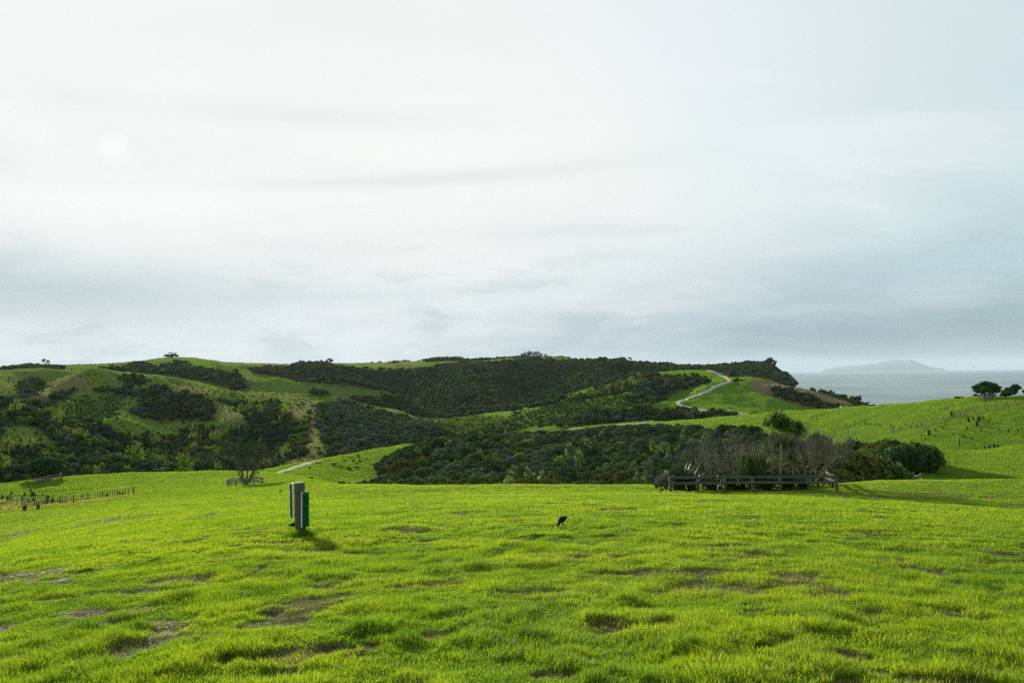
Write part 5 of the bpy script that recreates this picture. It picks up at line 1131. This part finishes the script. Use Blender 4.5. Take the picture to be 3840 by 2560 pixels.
def bird(label, loc, rz, sc, feeding, mats, white_face=False, stride=.25):
    fm = mats; root = empty('bird', loc, label, 'bird', None, rz); root.scale = (sc,) * 3
    # body faces +x; about .42 long at scale 1
    if feeding:
        P = [(-.235,0,.285),(-.205,0,.275),(-.15,0,.25),(-.08,0,.232),(0,0,.215),(.07,0,.19),(.115,0,.155),(.15,0,.115),(.175,0,.085),(.19,0,.062),(.198,0,.045)]
        R = [(.006,.004),(.035,.016),(.06,.045),(.085,.078),(.092,.088),(.075,.072),(.048,.05),(.036,.038),(.037,.040),(.026,.028),(.004,.004)]; bk = [(.190,0,.052),(.202,0,.030),(.212,0,.004)]
    else:
        P = [(-.25,0,.13),(-.21,0,.145),(-.14,0,.165),(-.06,0,.185),(.02,0,.205),(.08,0,.235),(.105,0,.275),(.12,0,.305),(.14,0,.32),(.165,0,.318),(.175,0,.315)]
        R = [(.006,.004),(.03,.013),(.058,.04),(.082,.07),(.088,.08),(.062,.062),(.036,.04),(.033,.036),(.036,.036),(.024,.024),(.004,.004)]; bk = [(.165,0,.318),(.19,0,.312),(.225,0,.298)]
    v, f = loft(P, R); mb = MB(); mb.add(v, f); mb.build('body', fm, root)
    for s in (-1, 1):      # folded wings lying on the flanks
        wv, wf = loft([(-.235,s*.03,P[1][2]+.01),(-.15,s*.062,P[2][2]+.012),(-.05,s*.082,P[3][2]+.012),(.05,s*.07,P[5][2]+.02),(.075,s*.055,P[5][2]+.02)], [(.004,.006),(.010,.030),(.012,.052),(.010,.04),(.002,.004)], 8); mb = MB(); mb.add(wv, wf); mb.build('wing', fm, root)
        x0 = -.01; foot = x0 + s * stride * .35; mb = MB(); mb.tube([(x0, s * .035, .15), (x0 - .02 + (foot - x0) * .35, s * .036, .085), (foot, s * .036, .008)], [.011, .0065, .006], 6)
        for a in (-.5, 0, .5, math.pi): L = .05 if a != math.pi else .025; mb.tube([(foot, s * .036, .008), (foot + math.cos(a) * L, s * .036 + math.sin(a) * L, .003)], [.0055, .003], 4)
        mb.build('leg', M_LEG, root)
    mb = MB(); mb.tube(bk, [.013, .009, .002], 7); mb.build('beak', M_BEAK, root)
    if white_face:
        mb = MB(); vv, ff = loft([(.128,0,.322),(.14,0,.323),(.155,0,.321),(.166,0,.319)], [(.034,.030),(.038,.034),(.031,.029),(.018,.018)], 12); mb.add(vv, ff); mb.build('white_face', M_WHF, root)
    for s in (-1, 1):
        mb = MB(); hx, hz = (P[8][0], P[8][2]); vv, ff = loft([(hx-.006,s*.036,hz+.008),(hx,s*.036,hz+.008),(hx+.006,s*.036,hz+.008)], [(.001,.001),(.004,.006),(.001,.001)], 6); mb.add(vv, ff); mb.build('eye', M_BEAK, root)
    return root
x, y, z = hit(2107, 1981, 10, 25); bird('glossy black bird stalking with head down on the open near turf', (x, y, z + .03), math.radians(228), .66, True, M_BLACK)
x, y = xy(1108, 17.2, 1972); bird('black bird half hidden behind the brush post, one leg trailing', (x, y, float(ground(x, y)) + .01), math.radians(-8), .62, False, M_BLACK, stride=.55)
x, y = xy(2481, 57, 1825); bird('black bird hunched beside the silvery shrub by the long enclosure', (x, y, float(ground(x, y))), math.radians(150), .85, True, M_BLACK)
x, y = xy(1051, 92, 1827); bird('tiny black bird on the turf left of the brush post', (x, y, float(ground(x, y))), math.radians(60), .95, False, M_BLACK)
x, y = xy(1543, 76, 1820); bird('tiny black bird on the crest of the field before the thicket', (x, y, float(ground(x, y))), math.radians(40), .9, False, M_BLACK)
x, y = xy(3442, 79, 1800); bird('slate grey white-faced bird standing on the crest by the smooth knoll', (x, y, float(ground(x, y))), math.radians(-8), 1.75, False, M_GREYF, True)

# ------------------------------------------------------------------ sheep and trough
M_WOOL = plain_mat('cream_wool', (.5,.47,.38), (.62,.58,.48), 12, .95, .6); M_FACE = plain_mat('pale_muzzle', (.35,.31,.25), (.42,.38,.32), 12, .9, 0)
v, f = loft([(-.58,0,.62),(-.52,0,.64),(-.3,0,.66),(0,0,.64),(.3,0,.66),(.46,0,.70),(.56,0,.66),(.66,0,.52),(.74,0,.38),(.78,0,.32)], [(.02,.02),(.22,.22),(.29,.28),(.30,.30),(.27,.28),(.18,.2),(.12,.13),(.09,.1),(.07,.07),(.03,.03)]); mb = MB(); mb.add(v, f); SB = mb.mesh('body', [M_WOOL]); mb = MB(); mb.tube([(0,0,.45),(.01,0,.22),(0,0,0)], [.055,.035,.035], 6); SLg = mb.mesh('leg', [M_FACE])
SP = [((262,1392),560,1050),((282,1390),560,1050),((398,1403),560,900),((427,1424),560,860),((473,1414),560,860),((651,1368),1000,1460),((628,1364),1000,1460),((1089,1497),560,760),((1024,1474),560,900),((1199,1451),700,1000),((1230,1444),700,1000),((1053,1489),560,900)]
s0 = None
for i, (p, r0, r1) in enumerate(SP):
    x, y, z = hit(*p, r0, r1)
    if s0 is None:
        s0 = empty('sheep', (x, y, z), 'cream sheep grazing on a distant green ridge', 'sheep', 'sheep on the far ridges', .3); s0.scale = (1.35,) * 3; link('body', SB, s0)
        for a, b_ in ((-.35,.14),(-.35,-.14),(.32,.14),(.32,-.14)): link('leg', SLg, s0, (a, b_, 0))
    else: dup(s0, (x, y, z), i * 2.1, 1.35)
x, y, z = at(3166, 364, 1532); tr = empty('trough', (x, y, z), 'pale concrete water trough on the brow of the mid hill', 'trough', None, .15)
mb = MB(); mb.box((-1.6, -.5, .35), (1.6, -.5, .35), .12, .8); mb.box((-1.6, .5, .35), (1.6, .5, .35), .12, .8); mb.box((-1.6, -.44, .35), (-1.6, .44, .35), .12, .8); mb.box((1.6, -.44, .35), (1.6, .44, .35), .12, .8); mb.box((-1.5, 0, .05), (1.5, 0, .05), .85, .1); mb.build('basin', M_CONC, tr, smooth=False)
mb = MB(); mb.tube([(1.75, 0, -.2), (1.75, 0, 1.1)], [.1, .1], 8); mb.build('post', M_DARKWOOD, tr)
